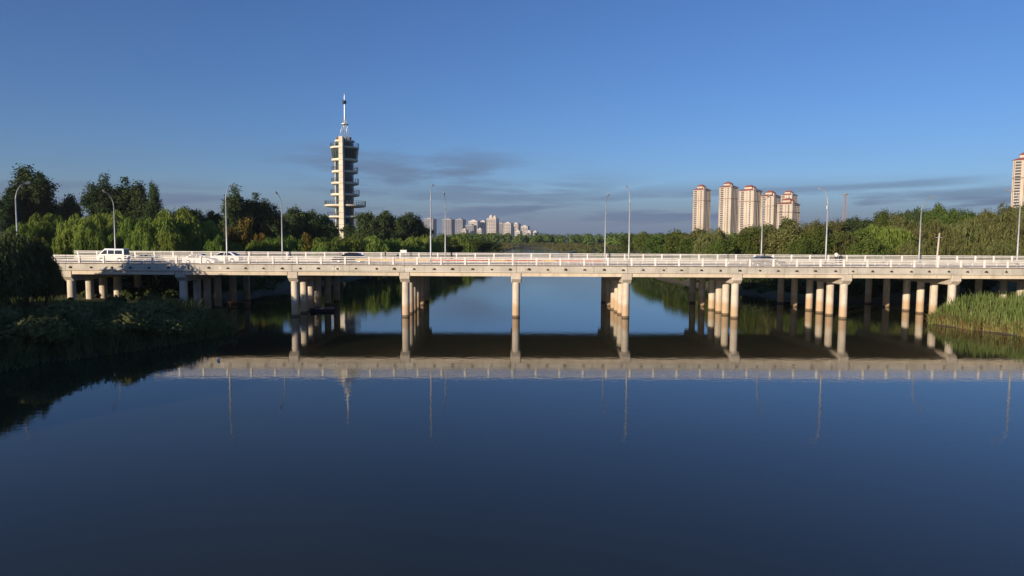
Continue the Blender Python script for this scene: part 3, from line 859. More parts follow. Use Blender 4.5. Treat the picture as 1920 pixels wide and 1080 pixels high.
disc(266.5, 271, 4.0, False)
disc(279, 283.5, 5.75, True)
disc(301, 306, 5.3, False)
disc(322.5, 327.5, 5.3)
disc(343.5, 348.5, 5.55)
disc(364.5, 369.5, 5.8)
disc(385, 389.5, 8.3)
disc(405.5, 410, 7.3)
disc(427, 431.5, 5.6)
# glazed lookout between the second and third discs, leaning outward
m = MB(); m.lathe([(4.95, tz(301.5)), (5.45, tz(284))], 32); m.build('lookout_glass', M['tower_glass'], tower)
m = MB()
for k in range(24):
    a = 2*PI*k/24
    m.tube([(4.98*math.cos(a), 4.98*math.sin(a), tz(301.5)), (5.48*math.cos(a), 5.48*math.sin(a), tz(284))], .07, 5)
m.build('mullion', M['tower_frame'], tower)
m = MB(); m.lathe([(3.4, tz(283)), (3.4, tz(271))], 28); m.build('upper_core', M['tower_glass'], tower)
# people-sized vents round the roof edge
for k, a in enumerate((-2.6, -2.2, -1.8, -1.1, -0.7, -0.5)):
    m = MB(); m.lathe([(.01, 1.25), (.3, 1.15), (.42, .8), (.3, .5), (.3, 0)], 10, cx=3.2*math.cos(a), cy=3.2*math.sin(a)); m.build('roof_vent', M['wall_brown'], tower, True, loc=(0, 0, tz(266.5)))
# spire: four raking legs, ring, mast, ball
sx = 0.1
for a in (0.5, 2.3, 3.8, 5.4):
    m = MB(); m.tube([(sx+2.6*math.cos(a), 2.6*math.sin(a), tz(267)), (sx+.12*math.cos(a), .12*math.sin(a), tz(221))], [.12, .09], 8); m.build('spire_leg', M['steel'], tower, True)
m = MB(); m.lathe([(1.35, tz(237.5)), (1.6, tz(237)), (1.6, tz(236)), (1.35, tz(235.5)), (0.3, tz(236)), (0.3, tz(237)), (1.35, tz(237.5))], 24, cx=sx); m.build('spire_ring', M['steel'], tower)
m = MB(); m.tube([(sx, 0, tz(267)), (sx, 0, tz(222)), (sx, 0, tz(200)), (sx, 0, tz(184)), (sx, 0, tz(177))], [.16, .20, .16, .12, .03], 10); m.build('mast', M['steel'], tower, True)
m = MB(); m.lathe([(.001, -.85)]+[(.85*math.cos(a), .85*math.sin(a)) for a in np.linspace(-1.4, 1.4, 11)]+[(.001, .85)], 18); m.build('ball', M['dark'], tower, True, loc=(sx, 0, tz(196.5)))

# ------------------------------------------------------------------ apartment towers on the right
def hip(m, x0, x1, y0, y1, z, h, ov=0.9):
    x0 -= ov; x1 += ov; y0 -= ov; y1 += ov
    w, d = x1-x0, y1-y0
    k = min(w, d)*0.5*0.85
    m.faces([(x0,y0,z),(x1,y0,z),(x1,y1,z),(x0,y1,z),(x0+k,y0+k,z+h),(x1-k,y0+k,z+h),(x1-k,y1-k,z+h),(x0+k,y1-k,z+h)],
            [(0,3,2,1),(4,5,6,7),(0,1,5,4),(1,2,6,5),(2,3,7,6),(3,0,4,7)])
def highrise(px, ytop, D, wpx, floors, label, rz=R(40), rf=True, low_right=True):
    X = px_x(px, D, 40); ztop = px_z(px, ytop, D); z0 = float(ground_z(X, D))
    b = empty('apartment_tower', (X, D, z0), rz); tag(b, label, 'apartment tower', 'cream apartment towers with red roofs')
    Ht = ztop-z0
    roofh = 7.0
    hb = Ht-roofh-2.5
    wpr = wpx*(.97 if px < 1380 else 1.08)/F*D
    # view of a turned block: width = a*cos + b*sin
    a = wpr*0.53/math.cos(rz); d = wpr*0.41/abs(math.sin(rz))
    m = MB(); m.box(-a/2, a/2, -d/2, d/2, 0, hb); wall = m.build('wall', M['wall_cream'], b)
    fh = hb/floors
    # stair pier on the corner and ribs on the long front
    m = MB(); m.box(-a/2+a*.02, -a/2+a*.24, -d/2-1.1, -d/2+.5, 0, hb+4.4); m.build('corner_pier', M['wall_cream'], b)
    for q in (.34, .52, .70, .88, .98):
        m = MB(); m.box(-a/2+a*q-.24, -a/2+a*q+.24, -d/2-1.0, -d/2-.002, 0, hb-1.5); m.build('facade_rib', M['wall_white'], b)
    # balcony bays between ribs: slabs and brown parapets, dark glass behind
    mb, mg, mp = MB(), MB(), MB()
    for q in (.43, .61, .79, .93):
        ww = a*(.074 if q < .9 else .034)
        for i in range(floors):
            z = i*fh
            mb.box(-a/2+a*q-ww, -a/2+a*q+ww, -d/2-.85, -d/2-.01, z+.02, z+fh*.30)
            mg.box(-a/2+a*q-ww, -a/2+a*q+ww, -d/2-.12, -d/2-.004, z+fh*.32, z+fh*.98)
    tag(mb.build('balcony', M['wall_brown'], b), kind='stuff'); tag(mg.build('balcony_glass', M['win'], b), kind='stuff')
    # windows on the left end wall
    mg, ms = MB(), MB()
    for q, ww in ((.24, 2.4), (-.30, 1.1)):
        for i in range(floors):
            z = i*fh+fh*.26
            mg.box(-a/2-.06, -a/2-.003, d*q-ww, d*q+ww, z, z+fh*.58)
            ms.box(-a/2-.45, -a/2-.002, d*q-ww-.15, d*q+ww+.15, z-fh*.16, z-.03)
    tag(mg.build('window', M['win'], b), kind='stuff'); tag(ms.build('window_sill', M['wall_white'], b), kind='stuff')
    # red-brown downpipe stripes on the end wall
    for q in (-.08, .44):
        m = MB(); m.box(-a/2-.2, -a/2-.003, d*q-.25, d*q+.25, 0, hb-.4); m.build('wall_stripe', M['wall_brown'], b)
    # cornice bands
    for f in (.80, ):
        m = MB(); m.box(-a/2-.5, a/2+.5, -d/2-1.2, d/2+.5, hb*f, hb*f+.7); m.build('cornice', M['wall_brown'], b)
    m = MB(); m.box(-a/2-.35, a/2+.35, -d/2-1.15, d/2+.35, hb, hb+.8); m.build('cornice', M['wall_white'], b)
    m = MB(); hip(m, -a/2, a/2, -d/2, d/2, hb+.81, 4.6, 1.3); roof = m.build('roof', M['roof_red'], b)
    m = MB(); m.box(-a*.30, a*.05, -d*.28, d*.25, hb+.85, hb+6.2); r2 = m.build('lift_house', M['wall_cream'], b)
    m = MB(); hip(m, -a*.30, a*.05, -d*.28, d*.25, hb+6.21, 3.0, 1.0); m.build('roof', M['roof_red'], b)
    m = MB(); hip(m, -a/2+a*.02, -a/2+a*.24, -d/2-1.1, -d/2+.5, hb+4.41, 1.6, .7); m.build('roof', M['roof_red'], b)
    return b
highrise(1314, 347, 1050, 35, 28, 'leftmost cream apartment tower with red roof, standing apart above the right-bank trees')
highrise(1364, 342, 1040, 38, 29, 'tallest-looking cream apartment tower with red roof, second from left of the cluster')
highrise(1405, 348, 1000, 42, 29, 'broad cream apartment tower with red roof, third from left of the cluster')
highrise(1443, 358, 985, 36, 28, 'cream apartment tower with red roof, fourth from left, partly hidden by the next')
highrise(1477, 358, 1250, 30, 30, 'rearmost cream apartment tower, its roof showing above the rightmost of the cluster')
highrise(1477, 372, 960, 40, 26, 'rightmost and lowest cream apartment tower of the cluster, rising from the treetops')
highrise(1918, 287, 690, 46, 30, 'cream apartment tower with red roof cut by the right edge of the view')
# added grey slab: its colour stands for the third tower's shaded side
X = px_x(1389, 1150, 40)
g = empty('tower_shade_slab', (X, 1150, 3), R(-20)); tag(g, 'grey slab added as the shaded side of the third cream tower', 'building')
m = MB(); m.box(-7, 7, -6, 6, 0, px_z(1389, 383, 1150)-3); m.build('wall', M['wall_grey'], g)
m = MB(); m.box(-7.3, 7.3, -6.3, 6.3, px_z(1389, 383, 1150)-2.99, px_z(1389, 383, 1150)-2); m.build('parapet', M['wall_pale'], g)

# ------------------------------------------------------------------ distant skyline
def block(i, x0, x1, ytop, D, wallm, label, cap=False, dome=False, rz=R(-20)):
    xc = (x0+x1)/2
    X = px_x(xc, D, 40); zt = px_z(xc, ytop, D); z0 = 3.0
    b = empty('distant_block', (X, D, z0), rz); tag(b, label, 'building', 'apartment blocks of the distant skyline')
    wd = (x1-x0)/F*D
    a = wd*.78; d = wd*.42/abs(math.sin(rz)) if rz else wd*.6
    d = min(d, 30)
    h = zt-z0-6.0
    m = MB(); m.box(-a/2, a/2, -d/2, d/2, 0, h); m.build('wall', wallm, b)
    nb = max(3, int(a/6.5)); fh = 5.2; nf = int(h/fh)
    mw = MB()
    for k in range(nb):
        x = -a/2+(k+.5)*a/nb
        for j in range(nf):
            mw.box(x-a/nb*.30, x+a/nb*.30, -d/2-.25, -d/2-.02, j*fh+1.4, j*fh+4.3)
    for k in range(2):
        y = -d/4+k*d/2
        for j in range(nf): mw.box(-a/2-.25, -a/2-.02, y-d*.10, y+d*.10, j*fh+1.4, j*fh+4.3)
    tag(mw.build('window', M['win'], b), kind='stuff')
    for k in range(nb+1):
        x = -a/2+k*a/nb
        m = MB(); m.box(x-.5, x+.5, -d/2-.8, -d/2-.01, 0, h+.5); m.build('facade_rib', M['wall_pale'] if wallm is not M['wall_grey'] else M['wall_rib'], b)
    m = MB(); m.box(-a*.25, a*.2, -d*.25, d*.25, h+.01, h+5); m.build('roof_house', wallm, b)
    m = MB(); m.box(-a/2-.4, a/2+.4, -d/2-1, d/2+.4, h+.02, h+1.1); m.build('parapet', M['wall_pale'], b)
    if dome:
        for x in (-a*.12, a*.3):
            m = MB(); m.lathe([(7.0, 0), (7.2, 4), (6.4, 8), (4, 11.5), (.01, 13)], 18); m.build('dome', M['wall_white'], b, True, loc=(x, -d*.2, h+1.2), scale=(.8 if x > 0 else 1,)*3)
    return b
SKY = [(795, 818, 408, 2500, 'wall_grey', 'leftmost grey block of the distant skyline, behind the near lamp pole'),
       (829, 852, 409, 2450, 'wall_grey', 'wide grey block of the distant skyline behind the far lamp pole'),
       (855, 872, 409, 2450, 'wall_grey', 'grey block of the distant skyline just right of the far lamp pole'),
       (866, 877, 428, 2300, 'wall_pale', 'low pale block in front of the skyline, right of the far lamp pole'),
       (873, 893, 420, 2350, 'wall_grey', 'squat mauve-grey block in the middle of the distant skyline'),
       (878, 900, 412, 2700, 'wall_pale', 'cream block with stepped top, left of the domed tower'),
       (900, 913, 413, 2750, 'wall_pale', 'slim pale block immediately left of the domed tower'),
       (912, 935, 407, 2500, 'wall_pale', 'tallest distant block, with a white domed top'),
       (936, 945, 416, 2500, 'wall_grey', 'narrow dark block immediately right of the domed tower'),
       (944, 962, 416, 2450, 'wall_pale', 'gridded pale block, second to the right of the domed tower'),
       (962, 975, 417, 2550, 'wall_pale', 'cream block with brown sides, third to the right of the domed tower'),
       (976, 993, 422, 2700, 'wall_pale', 'lower cream block near the right end of the distant skyline'),
       (966, 978, 431, 2400, 'wall_pale', 'low sunlit block at the foot of the right-hand skyline'),
       (987, 998, 431, 2500, 'wall_pale', 'low pale block, second from the right end of the skyline'),
       (999, 1009, 432, 2600, 'wall_pale', 'smallest pale block, at the right end of the skyline'),
       (785, 797, 416, 2600, 'wall_grey', 'low grey block at the far left of the skyline, by the dark trees'),
       (895, 906, 427, 2300, 'wall_pale', 'low pale block in front of the skyline, left of the domed tower')]
for i, (a, b_, yt, D, wm, lab) in enumerate(SKY):
    block(i, a, b_, yt, D, M[wm], lab, dome=(yt == 407))

# lattice mast, white mobile mast, leaning pole
D = 880; X = px_x(1583, D, 50); zt = px_z(1583, 364, D); z0 = 3.0
lt = empty('lattice_mast', (X, D, z0)); tag(lt, 'thin reddish lattice mast with a platform above the right-bank trees', 'mast')
hh = zt-z0
w0, w1 = 5.0, 1.9
def lw(z): return w0+(w1-w0)*z/hh
for sx_, sy_ in ((-1, -1), (1, -1), (1, 1), (-1, 1)):
    m = MB(); m.tube([(sx_*w0/2, sy_*w0/2, 0), (sx_*w1/2, sy_*w1/2, hh)], .26, 5); m.build('leg', M['lattice'], lt)
nseg = 14
m = MB()
for i in range(nseg):
    z0_, z1_ = hh*i/nseg, hh*(i+1)/nseg
    for (ax, ay), (bx_, by_) in (((-1, -1), (1, -1)), ((1, -1), (1, 1)), ((1, 1), (-1, 1)), ((-1, 1), (-1, -1))):
        m.tube([(ax*lw(z0_)/2, ay*lw(z0_)/2, z0_), (bx_*lw(z1_)/2, by_*lw(z1_)/2, z1_)], .11, 4)
        m.tube([(bx_*lw(z0_)/2, by_*lw(z0_)/2, z0_), (ax*lw(z1_)/2, ay*lw(z1_)/2, z1_)], .11, 4)
m.build('bracing', M['lattice'], lt)
m = MB(); m.lathe([(.01, hh-1.6), (3.0, hh-1.4), (3.2, hh-.4), (3.0, hh-.4), (2.9, hh-1.2), (.01, hh-1.2)], 14); m.build('platform', M['lattice'], lt)
m = MB(); m.tube([(0, 0, hh-1.3), (0, 0, hh+2.5)], .15, 6); m.build('aerial', M['lattice'], lt)
D = 420; X = px_x(1550, D, 20)
mm_ = empty('mobile_mast', (X, D, 2.5)); tag(mm_, 'slim white mobile-phone mast just behind the fifth near lamp pole', 'mast')
hh = px_z(1550, 388, D)-2.5
m = MB(); m.tube([(0, 0, 0), (0, 0, hh)], [.35, .22], 10); m.build('pole', M['plastic_white'], mm_, True)
for k in range(3):
    a = k*2.1+.4
    m = MB(); m.bevbox(-.15, .15, -.09, .09, -1.1, 1.1, .03); m.build('antenna', M['plastic_white'], mm_, loc=(.42*math.cos(a), .42*math.sin(a), hh-.4), rot=(0, 0, a))
D = 109.0; X = px_x(1754, D, 7)
up = empty('utility_pole', (X, D, float(ground_z(X, D))), 0); tag(up, 'leaning bare concrete utility pole behind the far railing at the right', 'pole')
m = MB(); m.tube([(0, 0, -.5), (.42, 0, px_z(1757, 437, D)-up.location.z)], [.17, .11], 10); m.build('shaft', M['cap'], up, True)
m = MB(); hp = px_z(1757, 437, D)-up.location.z; m.bevbox(-.15, .95, -.05, .05, hp-.75, hp-.66, .01); m.build('crossarm', M['galv'], up)

# ------------------------------------------------------------------ foliage
def unit(v): return v/np.maximum(np.linalg.norm(v, axis=-1, keepdims=True), 1e-9)
def leaf_quads(c, a, b, l, w):
    """kite-shaped leaves: centres c, long axis a, width axis b"""
    l = np.asarray(l)[:, None]; w = np.asarray(w)[:, None]
    v = np.stack([c-a*l*.5, c+b*w*.5+a*l*.05, c+a*l*.5, c-b*w*.5+a*l*.05], 1).reshape(-1, 3)
    f = np.arange(len(c)*4).reshape(-1, 4)
    return v, f
def rand_unit(n, r): return unit(r.normal(size=(n, 3)))
def crown_broad(seed, Ht=12.0, Rw=4.2, base=0.22, clumps=70, per=120, leaf=.42, point=0.0, lobes=5):
    r = np.random.default_rng(seed)
    # a few big limbs carry clumps, so the outline is lobed
    lob = []
    for i in range(lobes):
        a = 2*PI*i/lobes+r.uniform(-.4, .4); rr = r.uniform(.25, .62)*Rw
        lob.append((rr*math.cos(a), rr*math.sin(a), Ht*r.uniform(.42, .78), Rw*r.uniform(.42, .62), Ht*r.uniform(.16, .24)))
    lob.append((r.uniform(-.15, .15)*Rw, r.uniform(-.15, .15)*Rw, Ht*(.74+.05*point), Rw*(.42-.15*point), Ht*(.24+.03*point)))
    lob.append((0, 0, Ht*.45, Rw*.75, Ht*.22))
    C, A, B, L, Wd = [], [], [], [], []
    for k in range(clumps):
        lx, ly, lz, lr, lh = lob[r.integers(len(lob))]
        d = rand_unit(1, r)[0]; q = r.uniform(.25, .92)
        cc = np.array([lx+d[0]*lr*q, ly+d[1]*lr*q, max(lz+d[2]*lh*q, Ht*base)])
        cr = r.uniform(.17, .33)*Rw*np.array([1, 1, .9+.5*point])
        n = int(per*r.uniform(.7, 1.3))
        dd = rand_unit(n, r); rr = np.abs(r.normal(.72, .26, (n, 1)))
        p = cc+dd*rr*cr
        nrm = unit(dd*.8+np.array([0, 0, .45])+r.normal(size=(n, 3))*.55)
        a = unit(np.cross(nrm, rand_unit(n, r))); b = np.cross(nrm, a)
        C.append(p); A.append(a); B.append(b)
        L.append(leaf*r.uniform(.7, 1.35, n)); Wd.append(leaf*r.uniform(.5, .9, n))
    C = np.concatenate(C)
    return leaf_quads(C, np.concatenate(A), np.concatenate(B), np.concatenate(L), np.concatenate(Wd))
def crown_willow(seed, Ht=12.0, Rw=4.8, boughs=34, strands=54, segs=9):
    r = np.random.default_rng(seed)
    C, A, B, L, Wd = [], [], [], [], []
    for k in range(boughs):
        # bough tops lie on an uneven dome
        a = r.uniform(0, 2*PI); q = r.uniform(0, 1)**.42*.95
        top = Ht*(1.0-.26*q**2.4)*r.uniform(.76, 1.0)
        cx, cy = Rw*q*math.cos(a), Rw*q*math.sin(a)
        br = Rw*r.uniform(.22, .36)
        for s in range(strands):
            a2 = r.uniform(0, 2*PI); q2 = math.sqrt(r.uniform(0, 1))
            ox, oy = cx+br*q2*math.cos(a2), cy+br*q2*math.sin(a2)
            z0 = top-br*.9*q2**2+r.uniform(-.2, .1)
            ln = (z0-Ht*r.uniform(.02, .22))*r.uniform(.6, 1.0)*(.5+.5*q2)
            n = segs
            tt = (np.arange(n)+r.uniform(0, 1))/n
            out = .25*br*(1-np.exp(-tt*3))
            px = ox+out*math.cos(a2)+r.normal(size=n)*.09; py = oy+out*math.sin(a2)+r.normal(size=n)*.09
            p = np.stack([px, py, z0-ln*tt**1.1], -1)
            ax = unit(np.stack([np.cos(a2)*(.6-.6*tt), np.sin(a2)*(.6-.6*tt), -np.ones(n)*.9], -1)+r.normal(size=(n, 3))*.22)
            nr = unit(np.stack([np.full(n, math.cos(a2)), np.full(n, math.sin(a2)), np.full(n, .25)], -1)+r.normal(size=(n, 3))*.6)
            b = unit(np.cross(ax, nr))
            C.append(p); A.append(ax); B.append(b); L.append(np.full(n, ln/n*1.5).clip(.45, 2.0)*r.uniform(.8, 1.2, n)); Wd.append(r.uniform(.11, .24, n))
    return leaf_quads(np.concatenate(C), np.concatenate(A), np.concatenate(B), np.concatenate(L), np.concatenate(Wd))
def trunk_mesh(seed, Ht, Rw, r0=.26):
    r = np.random.default_rng(seed); m = MB()
    bend = r.uniform(-.3, .3, 2)
    pts = [(bend[0]*t_*t_, bend[1]*t_*t_, Ht*.72*t_-0.5*(t_ == 0)) for t_ in (0, .2, .45, .7, 1)]
    m.tube(pts, [r0*1.25, r0, r0*.8, r0*.55, r0*.2], 8)
    for k in range(6):
        a = 2*PI*k/6+r.uniform(-.3, .3); t_ = r.uniform(.3, .6); b = Vector(pts[2])*(t_/.45)
        b.z = Ht*.72*t_
        e = Vector((Rw*.6*math.cos(a), Rw*.6*math.sin(a), b.z+Ht*r.uniform(.15, .3)))
        mid = (b+e)/2+Vector((0, 0, -.3))
        m.tube([b, mid, e], [r0*.45, r0*.3, r0*.1], 6)
    return m.mesh('trunk', M['bark'], True)
VAR = {}
def make_var(key, kind, mat_key, Ht, Rw, n, **kw):
    VAR[key] = []
    for i in range(n):
        sd = hash_(key)+i*13
        v, f = (crown_willow if kind == 'w' else crown_broad)(sd, Ht, Rw, **kw)
        VAR[key].append((np_mesh('crown', v, f, M[mat_key]), trunk_mesh(sd, Ht, Rw), Ht, Rw))
def hash_(s_): return sum(ord(c)*(i+3) for i, c in enumerate(s_))
make_var('willow', 'w', 'leaf_willow', 12, 4.8, 4)
make_var('olivew', 'w', 'leaf_olive', 12, 5.0, 3, boughs=30, strands=38, segs=8)
make_var('poplar', 'b', 'leaf_dark', 20, 4.6, 4, clumps=150, per=95, leaf=.46, point=1.0, lobes=7)
make_var('dark', 'b', 'leaf_dark', 14, 5.2, 4, clumps=130, per=115, leaf=.5, lobes=6)
make_var('mid', 'b', 'leaf_mid', 12, 5.2, 4, clumps=130, per=115, leaf=.45, lobes=6)
make_var('olive', 'b', 'leaf_olive', 12, 5.2, 4, clumps=130, per=115, leaf=.45, lobes=6)
make_var('yellow', 'b', 'leaf_yellow', 9, 3.6, 2, clumps=60, per=110, leaf=.4)
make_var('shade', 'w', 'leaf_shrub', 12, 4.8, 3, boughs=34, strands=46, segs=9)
CNT = {}
def tree(name, key, X, Y, ztop, wid, label, cat='tree', group=None, sink=0.0):
    z0 = float(ground_z(X, Y))-.05-sink
    i = CNT.get(key, 0); CNT[key] = i+1
    cm, tm, Ht, Rw = VAR[key][i % len(VAR[key])]
    o = empty(name, (X, Y, z0), random.uniform(0, 2*PI)); tag(o, label, cat, group)
    sz = (ztop-z0)/Ht; sw = wid/Rw
    link('trunk', tm, o, scale=(sz, sz, sz)); link('crown', cm, o, scale=(sw, sw, sz))
    return o
def row(items, name, key, label, group, D=None, cat='tree'):
    """items: (photo x, photo y of the top, distance, half width in photo px)"""
    items = sorted(items)
    n = len(items)
    for i, it in enumerate(items):
        px, py, d, hwp = it[:4]; k = it[4] if len(it) > 4 else key
        X = px_x(px, d, 10)
        tree(name, k, X, d, px_z(px, py, d), hwp/F*d, label % ORD[i], cat, group)

# left: sunlit willows right behind the bridge
row([(48, 412, 121, 34), (98, 392, 127, 42), (150, 398, 120, 40), (172, 422, 112, 30), (200, 384, 128, 42), (243, 400, 119, 32), (288, 398, 118, 42), (340, 381, 124, 48),
     (376, 404, 128, 36), (404, 436, 114, 24), (62, 440, 112, 26), (262, 430, 111, 26), (318, 424, 112, 30)],
    'willow_tree', 'willow', 'sunlit weeping willow behind the left part of the bridge, %s from the left', 'willows behind the left part of the bridge')
# left: tall dark poplars behind them
row([(14, 350, 168, 30), (58, 314, 175, 52), (84, 330, 182, 30), (192, 332, 170, 36), (226, 329, 176, 44), (258, 343, 170, 38), (290, 346, 165, 24), (438, 353, 170, 34),
     (468, 358, 176, 40), (498, 376, 176, 32)], 'poplar_tree', 'poplar', 'tall dark poplar standing above the willows, %s from the left', 'tall dark trees behind the willows')
row([(134, 362, 190, 28), (108, 384, 180, 26), (320, 398, 160, 28), (352, 378, 178, 36), (545, 386, 200, 32), (580, 384, 205, 34), (610, 400, 225, 24), (690, 388, 250, 30), (722, 392, 255, 34),
     (758, 396, 255, 34), (786, 408, 262, 26), (640, 415, 300, 30), (400, 392, 190, 30), (520, 400, 190, 28), (660, 420, 262, 22)],
    'dark_tree', 'dark', 'dense dark green tree behind the bridge at left, %s from the left', 'dark trees around the tower')
row([(456, 402, 150, 26, 'yellow'), (436, 420, 148, 20, 'yellow'), (492, 432, 150, 16, 'yellow'), (578, 433, 158, 22, 'yellow')],
    'yellowing_tree', 'yellow', 'small tree with yellow-brown autumn leaves, %s from the left behind the bridge', 'yellowing trees left of the tower')
row([(480, 446, 142, 28), (515, 440, 146, 28), (548, 436, 158, 30), (612, 440, 160, 34), (650, 438, 165, 36), (690, 437, 168, 36), (728, 440, 172, 34), (765, 438, 182, 34), (800, 437, 192, 32), (600, 452, 140, 26), (432, 448, 135, 28)],
    'willow_bush', 'willow', 'low rounded willow in the belt below the tower, %s from the left', 'low willows below the tower')
row([(832, 438, 225, 30, 'mid'), (858, 441, 250, 28, 'willow'), (880, 443, 275, 26, 'mid'), (902, 447, 300, 22, 'mid'), (918, 452, 330, 18, 'dark'), (815, 444, 215, 26, 'dark'), (846, 447, 228, 24, 'dark'), (930, 456, 380, 18, 'olive')],
    'bank_tree', 'mid', 'green tree on the far left bank where the river bends, %s from the left', 'trees on the far left bank')
# right bank, front row
row([(1206, 433, 250, 26), (1238, 431, 215, 30), (1270, 430, 195, 34), (1303, 427, 175, 36, 'olive'), (1340, 424, 160, 40, 'olivew'), (1378, 430, 150, 40), (1352, 446, 145, 36, 'mid'), (1418, 426, 142, 40), (1455, 430, 138, 42, 'olive'),
     (1180, 440, 300, 22), (1292, 446, 170, 30)],
    'bank_tree', 'mid', 'green tree in the right-bank belt below the cream towers, %s from the left', 'trees on the right bank, centre part')
row([(1487, 421, 132, 48, 'olive'), (1530, 428, 126, 46, 'mid'), (1570, 424, 128, 50, 'olivew'), (1612, 414, 132, 50, 'mid'), (1655, 412, 130, 48, 'willow'), (1700, 408, 134, 50, 'olivew'), (1745, 402, 132, 52, 'olivew'), (1790, 396, 136, 54, 'olivew'),
     (1838, 398, 134, 54, 'olivew'), (1885, 394, 132, 54, 'olivew'), (1930, 388, 132, 54, 'olivew'), (1500, 448, 122, 38, 'mid'), (1630, 442, 120, 42, 'mid'), (1720, 446, 120, 38, 'olivew'), (1800, 440, 120, 42, 'olivew'), (1868, 438, 120, 42, 'olivew')],
    'bank_tree', 'olivew', 'leafy tree in the front row behind the bridge at right, %s from the left', 'front row of trees behind the right part of the bridge')
row([(1432, 417, 190, 32), (1480, 406, 200, 36), (1515, 412, 200, 30), (1556, 412, 210, 30), (1590, 406, 215, 34, 'dark'), (1624, 402, 215, 32, 'dark'), (1652, 392, 205, 28, 'mid'), (1684, 396, 200, 30), (1712, 386, 210, 28, 'dark'),
     (1755, 380, 190, 30, 'mid'), (1785, 376, 185, 30, 'mid'), (1815, 390, 220, 22, 'dark'), (1850, 392, 210, 34), (1890, 382, 200, 34), (1928, 372, 190, 34), (1400, 424, 210, 26)],
    'bank_tree', 'olive', 'taller tree in the rear row above the right-bank belt, %s from the left', 'rear row of trees on the right bank')
# left: trees in shade at the near left bank, at the frame edge
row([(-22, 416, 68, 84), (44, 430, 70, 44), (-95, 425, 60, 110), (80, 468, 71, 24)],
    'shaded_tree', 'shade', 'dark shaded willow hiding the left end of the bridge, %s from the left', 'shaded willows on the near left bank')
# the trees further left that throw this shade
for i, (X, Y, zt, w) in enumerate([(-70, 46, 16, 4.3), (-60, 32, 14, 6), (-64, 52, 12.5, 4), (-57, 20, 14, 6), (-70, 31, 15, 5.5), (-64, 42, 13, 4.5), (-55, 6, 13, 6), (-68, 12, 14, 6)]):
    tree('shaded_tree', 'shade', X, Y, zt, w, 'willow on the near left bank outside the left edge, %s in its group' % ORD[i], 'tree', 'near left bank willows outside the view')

# far wood along the horizon: reads as one mass
def far_wood(name, rows, leaf, n, seed, mat, kind_label, Y_SPREAD=None):
    r = np.random.default_rng(seed)
    C, A, B, L, Wd = [], [], [], [], []
    for (xa, xb, ya, yb, ha, hb, cnt) in rows:
        for k in range(cnt):
            t_ = r.uniform(0, 1); sg_ = 1.0 if Y_SPREAD is None else Y_SPREAD
            X = xa+(xb-xa)*t_+r.normal()*6*sg_; Y = ya+(yb-ya)*t_+r.normal()*14*sg_
            zg = float(ground_z(X, Y))
            if zg < .35: continue
            h = r.uniform(ha, hb); w = h*r.uniform(.35, .55)
            dd = rand_unit(n, r); rr = r.uniform(.3, 1, (n, 1))**.5
            p = np.array([X, Y, zg-.2+h*.5])+dd*rr*np.array([w, w, h*.5])
            nrm = unit(dd*.9+np.array([0, 0, .4])+r.normal(size=(n, 3))*.5)
            a = unit(np.cross(nrm, rand_unit(n, r))); b = np.cross(nrm, a)
            C.append(p); A.append(a); B.append(b); L.append(leaf*r.uniform(.7, 1.4, n)); Wd.append(leaf*r.uniform(.5, 1, n))
    v, f = leaf_quads(*[np.concatenate(q) for q in (C, A, B, L, Wd)])
    o = link(name, np_mesh(name, v, f, mat))
    tag(o, kind_label, 'woodland', kind='stuff')
far_wood('distant_woodland', [(-60, 260, 780, 700, 7, 13, 80), (-300, 500, 1150, 1050, 9, 16, 110), (75, 220, 640, 400, 8, 13, 50), (-200, -22, 600, 420, 8, 12, 50), (-900, 1600, 1900, 1700, 12, 22, 170)],
         2.0, 190, 5, M['leaf_mid'], 'distant belt of woodland along the horizon beyond the river bend')
far_wood('riverside_scrub', [(-30, 160, 690, 672, 1.0, 2.4, 130), (40, 220, 600, 560, 1, 2.6, 130), (-20, 240, 740, 700, 1, 2.6, 120), (30, 70, 480, 420, 1, 3, 50), (40, 48, 400, 230, 1.5, 4, 60), (-14, -40, 300, 200, 1.5, 4, 50), (-10, -8, 400, 470, 1, 3, 30), (44, 120, 520, 470, 1, 2.4, 90)],
         .7, 90, 6, M['leaf_olive'], 'low olive scrub and reeds lining the far river bend')
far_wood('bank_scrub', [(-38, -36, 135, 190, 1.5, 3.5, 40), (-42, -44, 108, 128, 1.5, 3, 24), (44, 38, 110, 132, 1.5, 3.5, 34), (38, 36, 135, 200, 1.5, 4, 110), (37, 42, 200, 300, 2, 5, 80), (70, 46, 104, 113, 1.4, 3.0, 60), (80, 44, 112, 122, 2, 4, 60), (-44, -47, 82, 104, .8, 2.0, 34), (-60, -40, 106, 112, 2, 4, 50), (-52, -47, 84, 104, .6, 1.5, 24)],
         .4, 170, 9, M['leaf_shrub'], 'low green scrub along both banks just behind the bridge', .3)

